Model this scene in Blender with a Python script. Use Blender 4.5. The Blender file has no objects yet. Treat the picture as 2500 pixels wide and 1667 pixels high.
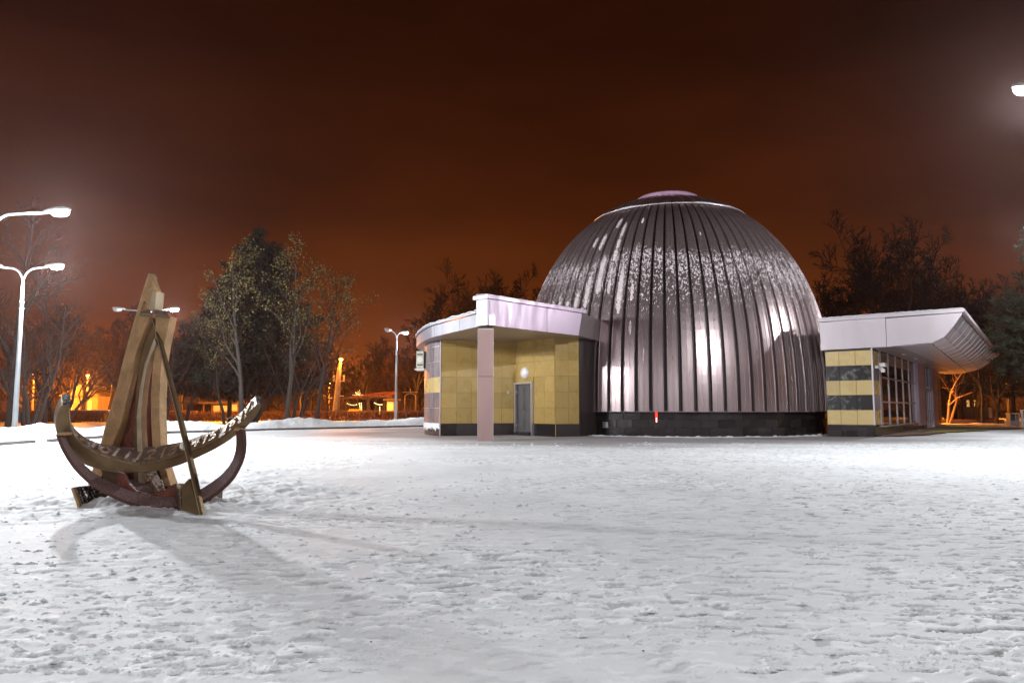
import bpy, math, random
import numpy as np
from mathutils import Vector, Matrix
PI = math.pi
S = bpy.context.scene
C = S.collection

# ---------------------------------------------------------------- camera, sky, exposure
F, PITCH, EYE = 1850.0, math.atan(165/1850.0), 1.2
cd = bpy.data.cameras.new('camera')
cam = bpy.data.objects.new('camera', cd); C.objects.link(cam)
cd.sensor_width = 36.0; cd.lens = 36.0*F/2500.0
cd.clip_end = 3000.0; cd.clip_start = 0.05
cam.location = (0, 0, EYE); cam.rotation_euler = (PI/2 + PITCH, 0, 0)
S.camera = cam
S.view_settings.view_transform = 'Standard'
S.view_settings.look = 'None'
S.view_settings.gamma = 1.0
S.view_settings.use_curve_mapping = False
S.view_settings.exposure = 0.0
S.render.engine = 'CYCLES'
S.cycles.max_bounces = 6; S.cycles.diffuse_bounces = 3; S.cycles.glossy_bounces = 3
S.cycles.transmission_bounces = 4; S.cycles.volume_bounces = 0
S.cycles.sample_clamp_indirect = 3.0
S.cycles.sample_clamp_direct = 40.0
S.cycles.use_denoising = True
S.cycles.use_adaptive_sampling = True

HAZE = 0.00022
W_WHITE = 2.3      # scale of the white street lamps
W_SODIUM = 16.0     # scale of the orange lamps

world = bpy.data.worlds.new('World'); S.world = world; world.use_nodes = True
wn = world.node_tree; wn.nodes.clear()
def wnode(t, **k):
    n = wn.nodes.new(t)
    for a, b in k.items(): setattr(n, a, b)
    return n
w_out = wnode('ShaderNodeOutputWorld'); w_bg = wnode('ShaderNodeBackground')
w_tc = wnode('ShaderNodeTexCoord'); w_sep = wnode('ShaderNodeSeparateXYZ')
wn.links.new(w_tc.outputs['Generated'], w_sep.inputs[0])
w_ramp = wnode('ShaderNodeValToRGB')
wn.links.new(w_sep.outputs['Z'], w_ramp.inputs[0])
cr = w_ramp.color_ramp
cr.elements[0].position = 0.0;  cr.elements[0].color = (0.150, 0.036, 0.0070, 1)
cr.elements[1].position = 1.0;  cr.elements[1].color = (0.0170, 0.0033, 0.0008, 1)
e = cr.elements.new(0.12); e.color = (0.105, 0.0240, 0.0036, 1)
e = cr.elements.new(0.25); e.color = (0.047, 0.0095, 0.0018, 1)
e = cr.elements.new(0.42); e.color = (0.0225, 0.0043, 0.0010, 1)
w_no = wnode('ShaderNodeTexNoise'); w_no.inputs['Scale'].default_value = 2.2
w_no.inputs['Detail'].default_value = 4.0; w_no.inputs['Roughness'].default_value = 0.5
w_map = wnode('ShaderNodeMapping'); w_map.inputs['Scale'].default_value = (1, 1, 3.2)
wn.links.new(w_tc.outputs['Generated'], w_map.inputs[0]); wn.links.new(w_map.outputs[0], w_no.inputs['Vector'])
w_mr = wnode('ShaderNodeMapRange')
w_mr.inputs['From Min'].default_value = 0.3; w_mr.inputs['From Max'].default_value = 0.7
w_mr.inputs['To Min'].default_value = 0.62; w_mr.inputs['To Max'].default_value = 1.40
wn.links.new(w_no.outputs['Fac'], w_mr.inputs['Value'])
w_mul = wnode('ShaderNodeVectorMath', operation='SCALE')
wn.links.new(w_ramp.outputs['Color'], w_mul.inputs[0]); wn.links.new(w_mr.outputs[0], w_mul.inputs['Scale'])
wn.links.new(w_mul.outputs[0], w_bg.inputs['Color'])
w_bg.inputs['Strength'].default_value = 1.0
wn.links.new(w_bg.outputs[0], w_out.inputs['Surface'])

# ---------------------------------------------------------------- geometry helpers
def P(u, v, Y):
    """World point seen at photo pixel (u, v) standing Y metres ahead."""
    a = (u-1250)/F; b = (833.5-v)/F
    dy = math.cos(PITCH)-b*math.sin(PITCH); dz = math.sin(PITCH)+b*math.cos(PITCH); t = Y/dy
    return Vector((a*t, Y, EYE+dz*t))
def G(u, v, z=0.0):
    a = (u-1250)/F; b = (833.5-v)/F
    dy = math.cos(PITCH)-b*math.sin(PITCH); dz = math.sin(PITCH)+b*math.cos(PITCH); t = (z-EYE)/dz
    return Vector((a*t, dy*t, z))

class MB:
    def __init__(s): s.v = []; s.f = []
    def add(s, vs, fs):
        k = len(s.v); s.v += [tuple(p) for p in vs]; s.f += [tuple(i+k for i in f) for f in fs]; return s
    def box(s, x0, x1, y0, y1, z0, z1, M=None):
        vs = [Vector((x, y, z)) for z in (z0, z1) for y in (y0, y1) for x in (x0, x1)]
        if M is not None: vs = [M @ p for p in vs]
        return s.add(vs, [(0,2,3,1),(4,5,7,6),(0,1,5,4),(2,6,7,3),(0,4,6,2),(1,3,7,5)])
    def obox(s, p, q, w, h, up=Vector((0,0,1))):
        """bar from p to q, w wide, h high"""
        p = Vector(p); q = Vector(q); d = (q-p).normalized()
        a = d.cross(up)
        if a.length < 1e-4: a = d.cross(Vector((0,1,0)))
        a.normalize(); b = a.cross(d).normalized()
        vs = []
        for e in (p, q):
            for i, j in ((-1,-1),(1,-1),(1,1),(-1,1)): vs.append(e+a*(i*w/2)+b*(j*h/2))
        return s.add(vs, [(0,1,2,3),(7,6,5,4),(0,4,5,1),(1,5,6,2),(2,6,7,3),(3,7,4,0)])
    def tube(s, pts, rs, n=8, cap=True):
        pts = [Vector(p) for p in pts]; k = len(s.v); m = len(pts)
        if not hasattr(rs, '__len__'): rs = [rs]*m
        ref = Vector((0.13, 0.21, 0.97))
        for i, p in enumerate(pts):
            d = (pts[min(i+1, m-1)]-pts[max(i-1, 0)])
            d = d.normalized() if d.length > 1e-9 else Vector((0,0,1))
            a = d.cross(ref)
            if a.length < 0.15: a = d.cross(Vector((1,0,0)))
            a.normalize(); b = d.cross(a); r = rs[i]
            for j in range(n):
                t = 2*PI*j/n
                s.v.append(tuple(p+a*(math.cos(t)*r)+b*(math.sin(t)*r)))
        for i in range(m-1):
            for j in range(n):
                j2 = (j+1) % n
                s.f.append((k+i*n+j, k+i*n+j2, k+(i+1)*n+j2, k+(i+1)*n+j))
        if cap:
            s.f.append(tuple(k+j for j in range(n))[::-1]); s.f.append(tuple(k+(m-1)*n+j for j in range(n)))
        return s
    def lathe(s, prof, n=24, c=(0,0,0)):
        k = len(s.v)
        for r, z in prof:
            for j in range(n):
                t = 2*PI*j/n; s.v.append((c[0]+r*math.cos(t), c[1]+r*math.sin(t), c[2]+z))
        for i in range(len(prof)-1):
            for j in range(n):
                j2 = (j+1) % n
                s.f.append((k+i*n+j, k+i*n+j2, k+(i+1)*n+j2, k+(i+1)*n+j))
        return s
    def slab(s, poly, off):
        """closed polygon (list of 3D points) given thickness by the vector off"""
        off = Vector(off); n = len(poly); vs = [Vector(p) for p in poly]+[Vector(p)+off for p in poly]
        fs = [tuple(range(n)), tuple(range(2*n-1, n-1, -1))]
        fs += [(i, i+n, (i+1) % n+n, (i+1) % n) for i in range(n)]
        return s.add(vs, fs)
    def ribbon(s, A, B, off):
        """strip between polylines A and B, thickened by off"""
        off = Vector(off); n = len(A); k = len(s.v)
        for L in (A, B, [Vector(p)+off for p in A], [Vector(p)+off for p in B]): s.v += [tuple(p) for p in L]
        for i in range(n-1):
            for (a, b) in ((0, n), (n, 3*n), (3*n, 2*n), (2*n, 0)):
                s.f.append((k+a+i, k+a+i+1, k+b+i+1, k+b+i))
        s.f.append((k, k+n, k+3*n, k+2*n)); s.f.append((k+n-1, k+3*n-1, k+4*n-1, k+2*n-1)[::-1])
        return s
def link(name, me, m=None, parent=None):
    o = bpy.data.objects.new(name, me); C.objects.link(o)
    if m is not None and not me.materials: me.materials.append(m)
    if parent is not None: o.parent = parent
    return o
def wloc(o):
    v = Vector((0,0,0))
    while o is not None: v += o.location; o = o.parent
    return v
def obj(name, mb, m, parent=None, local=False, smooth=False, loc=None):
    """mesh object; vertices are in world space unless local"""
    vs = mb.v
    if loc is not None: L = Vector(loc); vs = [(a-L.x, b-L.y, c-L.z) for a, b, c in vs]
    elif parent is not None and not local:
        L = wloc(parent)
        if L.length > 0: vs = [(a-L.x, b-L.y, c-L.z) for a, b, c in vs]
    me = bpy.data.meshes.new(name); me.from_pydata(vs, [], mb.f); me.update()
    if smooth: me.polygons.foreach_set('use_smooth', [True]*len(me.polygons))
    o = link(name, me, m, parent)
    if loc is not None: o.location = Vector(loc) - (wloc(parent) if parent else Vector((0,0,0)))
    return o
def fixn(o):
    import bmesh
    b = bmesh.new(); b.from_mesh(o.data); bmesh.ops.recalc_face_normals(b, faces=b.faces); b.to_mesh(o.data); b.free()
    return o
def bevel(o, w=0.01, n=2, ang=40):
    md = o.modifiers.new('edge', 'BEVEL'); md.width = w; md.segments = n; md.limit_method = 'ANGLE'; md.angle_limit = math.radians(ang)
    return o
def tag(o, label=None, cat=None, group=None, kind=None):
    if label: o['label'] = label
    if cat: o['category'] = cat
    if group: o['group'] = group
    if kind: o['kind'] = kind
    return o
def thing(name, label, cat, loc=(0,0,0), group=None, rz=0):
    o = bpy.data.objects.new(name, None); C.objects.link(o); o.location = loc; o.rotation_euler = (0,0,rz)
    o.empty_display_size = 0.2
    return tag(o, label, cat, group)
def dup(o, parent=None):
    c = o.copy(); C.objects.link(c); c.parent = parent
    for ch in list(o.children): dup(ch, c)
    return c

# numpy gradient noise
_rg = np.random.default_rng(7)
_perm = _rg.permutation(4096); _ga = _rg.uniform(0, 2*np.pi, 4096); _gx = np.cos(_ga); _gy = np.sin(_ga)
def pn(x, y, seed=0):
    xi = np.floor(x).astype(np.int64); yi = np.floor(y).astype(np.int64); xf = x-xi; yf = y-yi
    def h(a, b): return _perm[(_perm[(a+seed*131) & 4095]+b) & 4095]
    def g(a, b, dx, dy): k = h(a, b); return _gx[k]*dx+_gy[k]*dy
    u = xf**3*(xf*(xf*6-15)+10); v = yf**3*(yf*(yf*6-15)+10)
    a = g(xi, yi, xf, yf); b = g(xi+1, yi, xf-1, yf); c = g(xi, yi+1, xf, yf-1); d = g(xi+1, yi+1, xf-1, yf-1)
    return (a+(b-a)*u+(c+(d-c)*u-a-(b-a)*u)*v)*1.5
def fbm(x, y, o=4, seed=0, gain=0.5):
    s = 0; a = 1.0
    for i in range(o): s = s+a*pn(x*2**i+i*17.3, y*2**i-i*9.1, seed+i); a *= gain
    return s
def sstep(a, b, x):
    t = np.clip((x-a)/(b-a), 0, 1); return t*t*(3-2*t)

# ---------------------------------------------------------------- materials
def mat(name, col=(0.5,0.5,0.5), rough=0.5, metal=0.0, emit=None, es=0.0, spec=None):
    m = bpy.data.materials.new(name); m.use_nodes = True
    b = m.node_tree.nodes['Principled BSDF']
    b.inputs['Base Color'].default_value = (*col, 1); b.inputs['Roughness'].default_value = rough
    b.inputs['Metallic'].default_value = metal
    if spec is not None: b.inputs['Specular IOR Level'].default_value = spec
    if emit is not None:
        b.inputs['Emission Color'].default_value = (*emit, 1); b.inputs['Emission Strength'].default_value = es
    return m
class NT:
    def __init__(s, m): s.m = m; s.t = m.node_tree; s.b = s.t.nodes['Principled BSDF']
    def n(s, t, **k):
        x = s.t.nodes.new(t)
        for a, b in k.items(): setattr(x, a, b)
        return x
    def l(s, a, b): s.t.links.new(a, b)
    def pos(s, scale=(1,1,1), kind='Position'):
        mp = s.n('ShaderNodeMapping'); mp.inputs['Scale'].default_value = scale
        if kind == 'Position': s.l(s.n('ShaderNodeNewGeometry').outputs['Position'], mp.inputs[0])
        else: s.l(s.n('ShaderNodeTexCoord').outputs[kind], mp.inputs[0])
        return mp.outputs[0]
    def noise(s, vec, scale, detail=3, rough=0.55, dist=0.0):
        x = s.n('ShaderNodeTexNoise'); s.l(vec, x.inputs['Vector'])
        x.inputs['Scale'].default_value = scale; x.inputs['Detail'].default_value = detail
        x.inputs['Roughness'].default_value = rough; x.inputs['Distortion'].default_value = dist
        return x.outputs['Fac']
    def vor(s, vec, scale, out='Distance'):
        x = s.n('ShaderNodeTexVoronoi'); s.l(vec, x.inputs['Vector']); x.inputs['Scale'].default_value = scale
        return x.outputs[out]
    def rng(s, v, a, b, c=0.0, d=1.0, smooth=False):
        x = s.n('ShaderNodeMapRange'); x.clamp = True
        if smooth: x.interpolation_type = 'SMOOTHSTEP'
        s.l(v, x.inputs['Value'])
        for k, q in zip(('From Min','From Max','To Min','To Max'), (a, b, c, d)): x.inputs[k].default_value = q
        return x.outputs[0]
    def math(s, op, a, b=None):
        x = s.n('ShaderNodeMath', operation=op)
        for i, q in enumerate((a, b)):
            if q is None: continue
            if isinstance(q, (int, float)): x.inputs[i].default_value = q
            else: s.l(q, x.inputs[i])
        return x.outputs[0]
    def mix(s, f, a, b):
        x = s.n('ShaderNodeMix', data_type='RGBA')
        if isinstance(f, (int, float)): x.inputs['Factor'].default_value = f
        else: s.l(f, x.inputs['Factor'])
        for q, i in ((a, 6), (b, 7)):
            if isinstance(q, tuple): x.inputs[i].default_value = (*q, 1)
            else: s.l(q, x.inputs[i])
        return x.outputs[2]
    def col(s, c): s.l(c, s.b.inputs['Base Color'])
    def bump(s, h, strength=0.5, dist=0.01, prev=None):
        x = s.n('ShaderNodeBump'); x.inputs['Strength'].default_value = strength; x.inputs['Distance'].default_value = dist
        s.l(h, x.inputs['Height'])
        if prev is not None: s.l(prev, x.inputs['Normal'])
        s.l(x.outputs[0], s.b.inputs['Normal']); return x.outputs[0]

M = {}
def mottled(key, c1, c2, scale=3.0, rough=0.5, metal=0.0, bump=0.0, bscale=40, stretch=(1,1,1), kind='Position', lo=0.35, hi=0.65, bdist=0.006):
    m = mat(key, c1, rough, metal); t = NT(m); v = t.pos(stretch, kind)
    t.col(t.mix(t.rng(t.noise(v, scale, 5), lo, hi), c1, c2))
    t.l(t.rng(t.noise(v, scale*2.3, 3), 0.3, 0.7, max(0, rough-0.09), min(1, rough+0.09)), t.b.inputs['Roughness'])
    if bump: t.bump(t.noise(v, bscale, 4), bump, bdist)
    M[key] = m; return m
# snow
m = mat('snow', (0.80, 0.81, 0.83), 0.72); t = NT(m); v = t.pos()
gr = t.noise(v, 0.55, 4, 0.6)
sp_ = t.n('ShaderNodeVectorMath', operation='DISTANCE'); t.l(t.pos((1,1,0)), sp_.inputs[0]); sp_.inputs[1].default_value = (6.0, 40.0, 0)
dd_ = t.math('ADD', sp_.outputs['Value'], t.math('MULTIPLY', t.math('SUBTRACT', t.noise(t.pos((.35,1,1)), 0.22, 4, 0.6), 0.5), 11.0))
thin = t.math('MULTIPLY', t.rng(dd_, 17.5, 12.0, 0, 1, True), t.rng(t.noise(t.pos((.4,1,1)), 0.8, 4, 0.65), 0.25, 0.6, 0.65, 1.0))  # snow colour turns darker around the dome and wing, patchy by noise
c_ = t.mix(t.rng(gr, 0.35, 0.68), (0.66, 0.67, 0.685), (0.84, 0.85, 0.865))
def attr(nm_):
    x = t.n('ShaderNodeAttribute'); x.attribute_name = nm_; return x.outputs['Fac']
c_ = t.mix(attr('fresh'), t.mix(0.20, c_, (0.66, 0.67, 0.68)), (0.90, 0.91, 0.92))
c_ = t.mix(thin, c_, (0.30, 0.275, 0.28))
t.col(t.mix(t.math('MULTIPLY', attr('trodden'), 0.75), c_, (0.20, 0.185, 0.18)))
vs_ = t.pos((1, 0.8, 1))
b1 = t.bump(t.noise(vs_, 22.0, 5, 0.66, 0.5), 0.28, 0.014)
b2 = t.bump(t.noise(v, 110.0, 3, 0.7), 0.45, 0.006, b1)
t.b.inputs['Specular IOR Level'].default_value = 0.35
M['snow'] = m
# lumpy snow piled at the kerb / on roofs
m = mat('piled_snow', (0.83, 0.84, 0.86), 0.75); t = NT(m); v = t.pos()
t.bump(t.noise(v, 9.0, 5, 0.65), 0.7, 0.07); M['piled_snow'] = m
def snow_dusted(key, base, rough, metal, lo=0.35, amount=0.5, scale=26, hammered=0.0, base2=None, snowc=(0.62,0.50,0.50)):
    """metal with snow grains caught on its upward faces"""
    m = mat(key, base, rough, metal); t = NT(m); v = t.pos()
    g = t.n('ShaderNodeNewGeometry'); sep = t.n('ShaderNodeSeparateXYZ'); t.l(g.outputs['Normal'], sep.inputs[0])
    up = t.rng(sep.outputs['Z'], lo, lo+0.3)
    n1 = t.noise(v, scale, 4, 0.65); f = t.math('MULTIPLY', up, t.rng(n1, 0.62-amount*0.35, 0.68-amount*0.35))
    bc = t.mix(t.rng(t.noise(v, 5, 4), 0.35, 0.65), base, base2 or tuple(c*0.72 for c in base))
    t.col(t.mix(f, bc, snowc)); t.l(t.math('MULTIPLY', t.math('SUBTRACT', 1.0, f), metal), t.b.inputs['Metallic'])
    t.l(t.rng(f, 0, 1, rough, 0.85), t.b.inputs['Roughness'])
    b_ = t.bump(f, 0.5, 0.006)
    if hammered: t.bump(t.noise(v, 22, 3, 0.6, 0.4), hammered, 0.02, b_)
    M[key] = m; return m
snow_dusted('bronze', (0.22, 0.145, 0.072), 0.38, 0.7, lo=.6, hammered=0.12)
snow_dusted('gold_bronze', (0.54, 0.33, 0.16), 0.42, 0.45, lo=.6, hammered=0.8, base2=(0.37, 0.23, 0.11))
snow_dusted('pale_bronze', (0.55, 0.44, 0.30), 0.42, 0.6, lo=.6, hammered=0.25)
snow_dusted('red_bronze', (0.24, 0.075, 0.05), 0.38, 0.55, hammered=0.6, base2=(0.15,0.045,0.03))
snow_dusted('snowy_band', (0.26, 0.18, 0.095), 0.40, 0.65, lo=0.05, amount=0.40, scale=70, snowc=(0.30,0.22,0.21))
snow_dusted('snowy_arc', (0.12, 0.055, 0.043), 0.6, 0.3, lo=0.02, amount=0.50, scale=85, snowc=(0.26,0.17,0.165))
snow_dusted('dark_bronze', (0.10, 0.062, 0.036), 0.42, 0.6, lo=0.1, amount=0.35, hammered=0.2)
# black plate blotched with snow
m = mat('snow_blotched_plate', (0.025,0.022,0.02), 0.5, 0.3); t = NT(m); v = t.pos()
f = t.rng(t.noise(v, 30, 4, 0.6), 0.53, 0.58); t.col(t.mix(f, (0.025,0.021,0.02), (0.62,0.6,0.6)))
M['snow_blotched_plate'] = m
# composite aluminium
m = mat('silver_panel', (0.62,0.53,0.60), 0.34, 0.45); t = NT(m); v = t.pos((1,1,0.35))
t.col(t.mix(t.rng(t.noise(v, 0.9, 3), 0.3, 0.7), (0.44,0.335,0.43), (0.39,0.30,0.38)))
t.l(t.rng(t.noise(t.pos((1,1,0.2)), 3.5, 4), 0.3, 0.7, 0.28, 0.42), t.b.inputs['Roughness']); M['silver_panel'] = m
m = mat('pale_silver_panel', (0.50,0.50,0.58), 0.42, 0.4); t = NT(m)
t.col(t.mix(t.rng(t.noise(t.pos((1,1,0.3)), 1.3, 3), 0.3, 0.7), (0.34,0.335,0.39), (0.27,0.27,0.31))); M['pale_silver_panel'] = m
m = mat('hall_panel', (0.5,0.44,0.49), 0.34, 0.45); t = NT(m)
t.col(t.mix(t.rng(t.noise(t.pos((1,1,0.3)), 0.8, 4), 0.3, 0.7), (0.56,0.50,0.545), (0.47,0.42,0.45))); M['hall_panel'] = m
M['silver_trim'] = mat('silver_trim', (0.66,0.62,0.64), 0.3, 0.8)
m = mat('rose_column_panel', (0.52,0.36,0.345), 0.36, 0.5); t = NT(m)
t.col(t.mix(t.rng(t.noise(t.pos((1,1,0.3)), 1.5, 4), 0.3, 0.7), (0.46,0.31,0.29), (0.40,0.275,0.26))); M['rose_column_panel'] = m
M['soffit_metal'] = mat('soffit_metal', (0.42,0.36,0.37), 0.32, 0.7)
def tile(key, a, b, rough, scale=0.8, **k): mottled(key, a, b, scale, rough, **k)
tile('yellow_tile', (0.43,0.29,0.092), (0.39,0.26,0.082), 0.30)
tile('pale_yellow_tile', (0.60,0.45,0.20), (0.54,0.40,0.17), 0.30)
m = mat('slate_tile', (0.15,0.125,0.13), 0.45); t = NT(m); v = t.pos((1,1,0.22))
nn = t.noise(v, 9, 6, 0.65, 1.2); t.col(t.mix(t.rng(nn, 0.38, 0.66), (0.10,0.078,0.085), (0.24,0.19,0.20))); t.bump(nn, 0.35, 0.02); M['slate_tile'] = m
m = mat('black_marble_tile', (0.03,0.03,0.03), 0.22); t = NT(m); v = t.pos((1,1,1))
nn = t.noise(v, 1.6, 8, 0.68, 1.6); t.col(t.mix(t.rng(nn, 0.50, 0.72), (0.022,0.022,0.022), (0.22,0.21,0.20))); M['black_marble_tile'] = m
m = mat('black_granite', (0.022,0.017,0.018), 0.16); t = NT(m); v = t.pos()
t.col(t.mix(t.rng(t.noise(v, 60, 3), 0.5, 0.75), (0.020,0.015,0.016), (0.05,0.04,0.042)))
t.l(t.rng(t.noise(v, 1.1, 3), 0.35, 0.65, 0.10, 0.3), t.b.inputs['Roughness']); M['black_granite'] = m
M['joint'] = mat('joint', (0.10,0.08,0.055), 0.8)
M['dark_metal'] = mat('dark_metal', (0.075,0.06,0.06), 0.45, 0.6)
M['door_grey'] = mottled('door_grey', (0.105,0.098,0.105), (0.085,0.08,0.085), 2, 0.42)
M['chrome'] = mat('chrome', (0.7,0.7,0.7), 0.2, 1.0)
M['white_plastic'] = mat('white_plastic', (0.72,0.70,0.68), 0.35)
M['opal_glass'] = mat('opal_glass', (0.80,0.76,0.76), 0.25)
M['cream_casing'] = mottled('cream_casing', (0.56,0.55,0.42), (0.48,0.47,0.36), 6, 0.4)
M['black_plastic'] = mat('black_plastic', (0.02,0.02,0.02), 0.4)
M['red_light'] = mat('red_light', (0.5,0.01,0.01), 0.3, 0, (1,0.02,0.01), 5.0)
M['pink_light'] = mat('pink_light', (0.6,0.2,0.2), 0.3, 0, (1,0.45,0.4), 3.0)
M['galvanised'] = mottled('galvanised', (0.50,0.54,0.57), (0.38,0.42,0.45), 5, 0.38, 0.55, stretch=(1,1,0.3))
M['lamp_glow'] = mat('lamp_glow', (0.9,0.9,0.9), 0.3, 0, (1.0,0.93,0.98), 60.0)
M['sodium_glow'] = mat('sodium_glow', (0.9,0.6,0.2), 0.3, 0, (1.0,0.33,0.04), 60.0)
M['warm_glow'] = mat('warm_glow', (0.9,0.7,0.4), 0.3, 0, (1.0,0.55,0.16), 1.2)
M['bulb_glow'] = mat('bulb_glow', (0.9,0.9,0.6), 0.3, 0, (1.0,0.80,0.35), 3.0)
M['window_glow'] = mat('window_glow', (0.8,0.6,0.3), 0.4, 0, (1.0,0.42,0.06), 1.3)
m = mat('dark_glass', (0.012,0.010,0.010), 0.04); m.node_tree.nodes['Principled BSDF'].inputs['Specular IOR Level'].default_value = 0.35
M['dark_glass'] = m
mottled('bark_dark', (0.030,0.021,0.017), (0.015,0.011,0.009), 9, 0.9, bump=0.6, bscale=25, bdist=0.03)
mottled('bark_grey', (0.052,0.042,0.037), (0.028,0.023,0.020), 7, 0.85, bump=0.5, bscale=25, bdist=0.02)
mottled('bark_pale', (0.34,0.25,0.20), (0.20,0.13,0.10), 5, 0.85, bump=0.5, bscale=25, bdist=0.02)
M['twig_dark'] = mat('twig_dark', (0.014,0.009,0.007), 0.95, spec=0.1)
M['twig_brown'] = mat('twig_brown', (0.034,0.019,0.013), 0.9, spec=0.1)
M['twig_grey'] = mat('twig_grey', (0.16,0.125,0.11), 0.9, spec=0.1)
mottled('autumn_leaf', (0.15,0.13,0.035), (0.09,0.075,0.025), 1.2, 0.8)
mottled('pine_needles', (0.014,0.018,0.010), (0.008,0.011,0.007), 0.8, 0.85)
mottled('frosted_needles', (0.075,0.085,0.048), (0.030,0.036,0.021), 1.3, 0.85)
mottled('hedge_twigs', (0.10,0.045,0.025), (0.055,0.025,0.016), 0.5, 0.9)
mottled('concrete_post', (0.30,0.26,0.22), (0.22,0.19,0.16), 3, 0.85)
mottled('weathered_wood', (0.22,0.15,0.10), (0.13,0.09,0.06), 4, 0.8)
mottled('dark_wood', (0.05,0.032,0.024), (0.03,0.02,0.016), 3, 0.7)
mottled('orange_render', (0.36,0.20,0.11), (0.28,0.15,0.09), 1.2, 0.85)
mottled('pale_render', (0.50,0.42,0.32), (0.42,0.34,0.26), 1.2, 0.85)
mottled('grey_sheeting', (0.20,0.20,0.22), (0.15,0.15,0.165), 0.8, 0.7)
M['kiosk_yellow'] = mottled('kiosk_yellow', (0.62,0.42,0.05), (0.52,0.34,0.05), 1.5, 0.5)
M['rust_paint'] = mottled('rust_paint', (0.30,0.085,0.035), (0.22,0.06,0.03), 2, 0.6)
M['white_paint'] = mottled('white_paint', (0.74,0.72,0.70), (0.64,0.62,0.60), 3, 0.5)
M['bin_grey'] = mottled('bin_grey', (0.30,0.26,0.28), (0.22,0.19,0.20), 4, 0.45, 0.3)
mottled('kerb_stone', (0.13,0.12,0.12), (0.07,0.065,0.065), 2, 0.85)
mottled('brown_paving', (0.16,0.085,0.055), (0.11,0.062,0.04), 2.5, 0.7)
mottled('yellow_paving', (0.34,0.25,0.05), (0.25,0.19,0.05), 2.5, 0.7)
mottled('green_paving', (0.11,0.12,0.085), (0.075,0.08,0.06), 2.5, 0.7)
def vary(key, amt):
    m = M[key]; t = NT(m); src_ = t.b.inputs['Base Color'].links[0].from_socket
    oi = t.n('ShaderNodeObjectInfo'); sc_ = t.n('ShaderNodeVectorMath', operation='SCALE')
    t.l(src_, sc_.inputs[0]); t.l(t.rng(oi.outputs['Random'], 0, 1, 1-amt, 1+amt), sc_.inputs['Scale']); t.l(sc_.outputs[0], t.b.inputs['Base Color'])
for k_, a_ in (('black_granite', .55), ('yellow_tile', .10), ('pale_yellow_tile', .07), ('slate_tile', .22), ('black_marble_tile', .25), ('silver_panel', .10), ('pale_silver_panel', .16)): vary(k_, a_)
# dome sheet metal: brushed, with snow grains frozen on in a band
def dome_mat(key, base, rough):
    m = mat(key, base, rough, 0.82); t = NT(m); v = t.pos()
    sep = t.n('ShaderNodeSeparateXYZ'); t.l(v, sep.inputs[0]); Z = sep.outputs['Z']
    big = t.noise(t.pos((1,1,0.8)), 0.42, 4, 0.6)
    zj = t.math('ADD', Z, t.math('MULTIPLY', t.math('SUBTRACT', big, 0.5), 3.2))
    lower = t.rng(zj, 3.9, 7.6); upper = t.rng(zj, 9.6, 8.2)
    dens = t.math('MULTIPLY', lower, upper)
    g = t.noise(t.pos((1,1,0.45)), 12.0, 3, 0.6)
    fine = t.noise(t.pos((1,1,0.6)), 27.0, 2, 0.6)
    th = t.rng(dens, 0, 1, 0.71, 0.52)
    f1 = t.math('GREATER_THAN', t.math('ADD', t.math('MULTIPLY', g, 0.62), t.math('MULTIPLY', fine, 0.38)), th)
    # thinner frost above
    frost_z = t.math('MULTIPLY', t.rng(zj, 7.2, 8.6), t.rng(zj, 11.4, 10.0))
    f2 = t.math('MULTIPLY', t.math('GREATER_THAN', t.noise(t.pos((1,1,0.7)), 24.0, 3, 0.65), 0.525), t.math('MULTIPLY', frost_z, 0.16))
    f = t.math('MAXIMUM', t.math('MULTIPLY', f1, 1.0), f2)
    streak = t.noise(t.pos((1,1,0.04)), 11.0, 3, 0.6)
    bc = t.mix(t.rng(streak, 0.35, 0.65), base, tuple(c*0.80 for c in base))
    t.col(t.mix(f, bc, (0.88,0.80,0.84)))
    t.l(t.math('MULTIPLY', t.math('SUBTRACT', 1.0, f), 0.82), t.b.inputs['Metallic'])
    t.l(t.math('MAXIMUM', t.rng(streak, 0.3, 0.7, rough-0.05, rough+0.07), t.math('MULTIPLY', f, 0.8)), t.b.inputs['Roughness'])
    b1 = t.bump(streak, 0.10, 0.02); t.bump(f, 0.35, 0.012, b1)
    M[key] = m
dome_mat('dome_sheet', (0.49,0.39,0.395), 0.32)
M['dome_shell'] = mat('dome_shell', (0.05,0.04,0.042), 0.5, 0.5)
M['lilac_cap'] = mottled('lilac_cap', (0.75,0.48,0.68), (0.66,0.42,0.60), 1.5, 0.4, 0.4)

# ---------------------------------------------------------------- ground
KERB = [(-17.0,-30),(-17.0,28.0),(-17.0,37.8),(-12.8,44.6),(-6.2,52.0),(2.0,57.5),(14.0,60.5),(27.0,56.5),(40.0,52.5),(60.0,50.5),(140.0,48.0)]
DOME_C = (8.66, 41.32); DOME_R = 8.07; DOME_H = 12.66
def kerb_dist(x, y):
    """signed distance to the kerb line, positive beyond it"""
    best = np.full(x.shape, 1e9); sg = np.ones(x.shape)
    for (ax, ay), (bx, by) in zip(KERB[:-1], KERB[1:]):
        dx, dy = bx-ax, by-ay; t = np.clip(((x-ax)*dx+(y-ay)*dy)/(dx*dx+dy*dy), 0, 1)
        ex, ey = x-ax-t*dx, y-ay-t*dy; d = np.hypot(ex, ey); c = dx*ey-dy*ex
        k = d < best; best = np.where(k, d, best); sg = np.where(k, np.sign(c), sg)
    return best*sg
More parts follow.
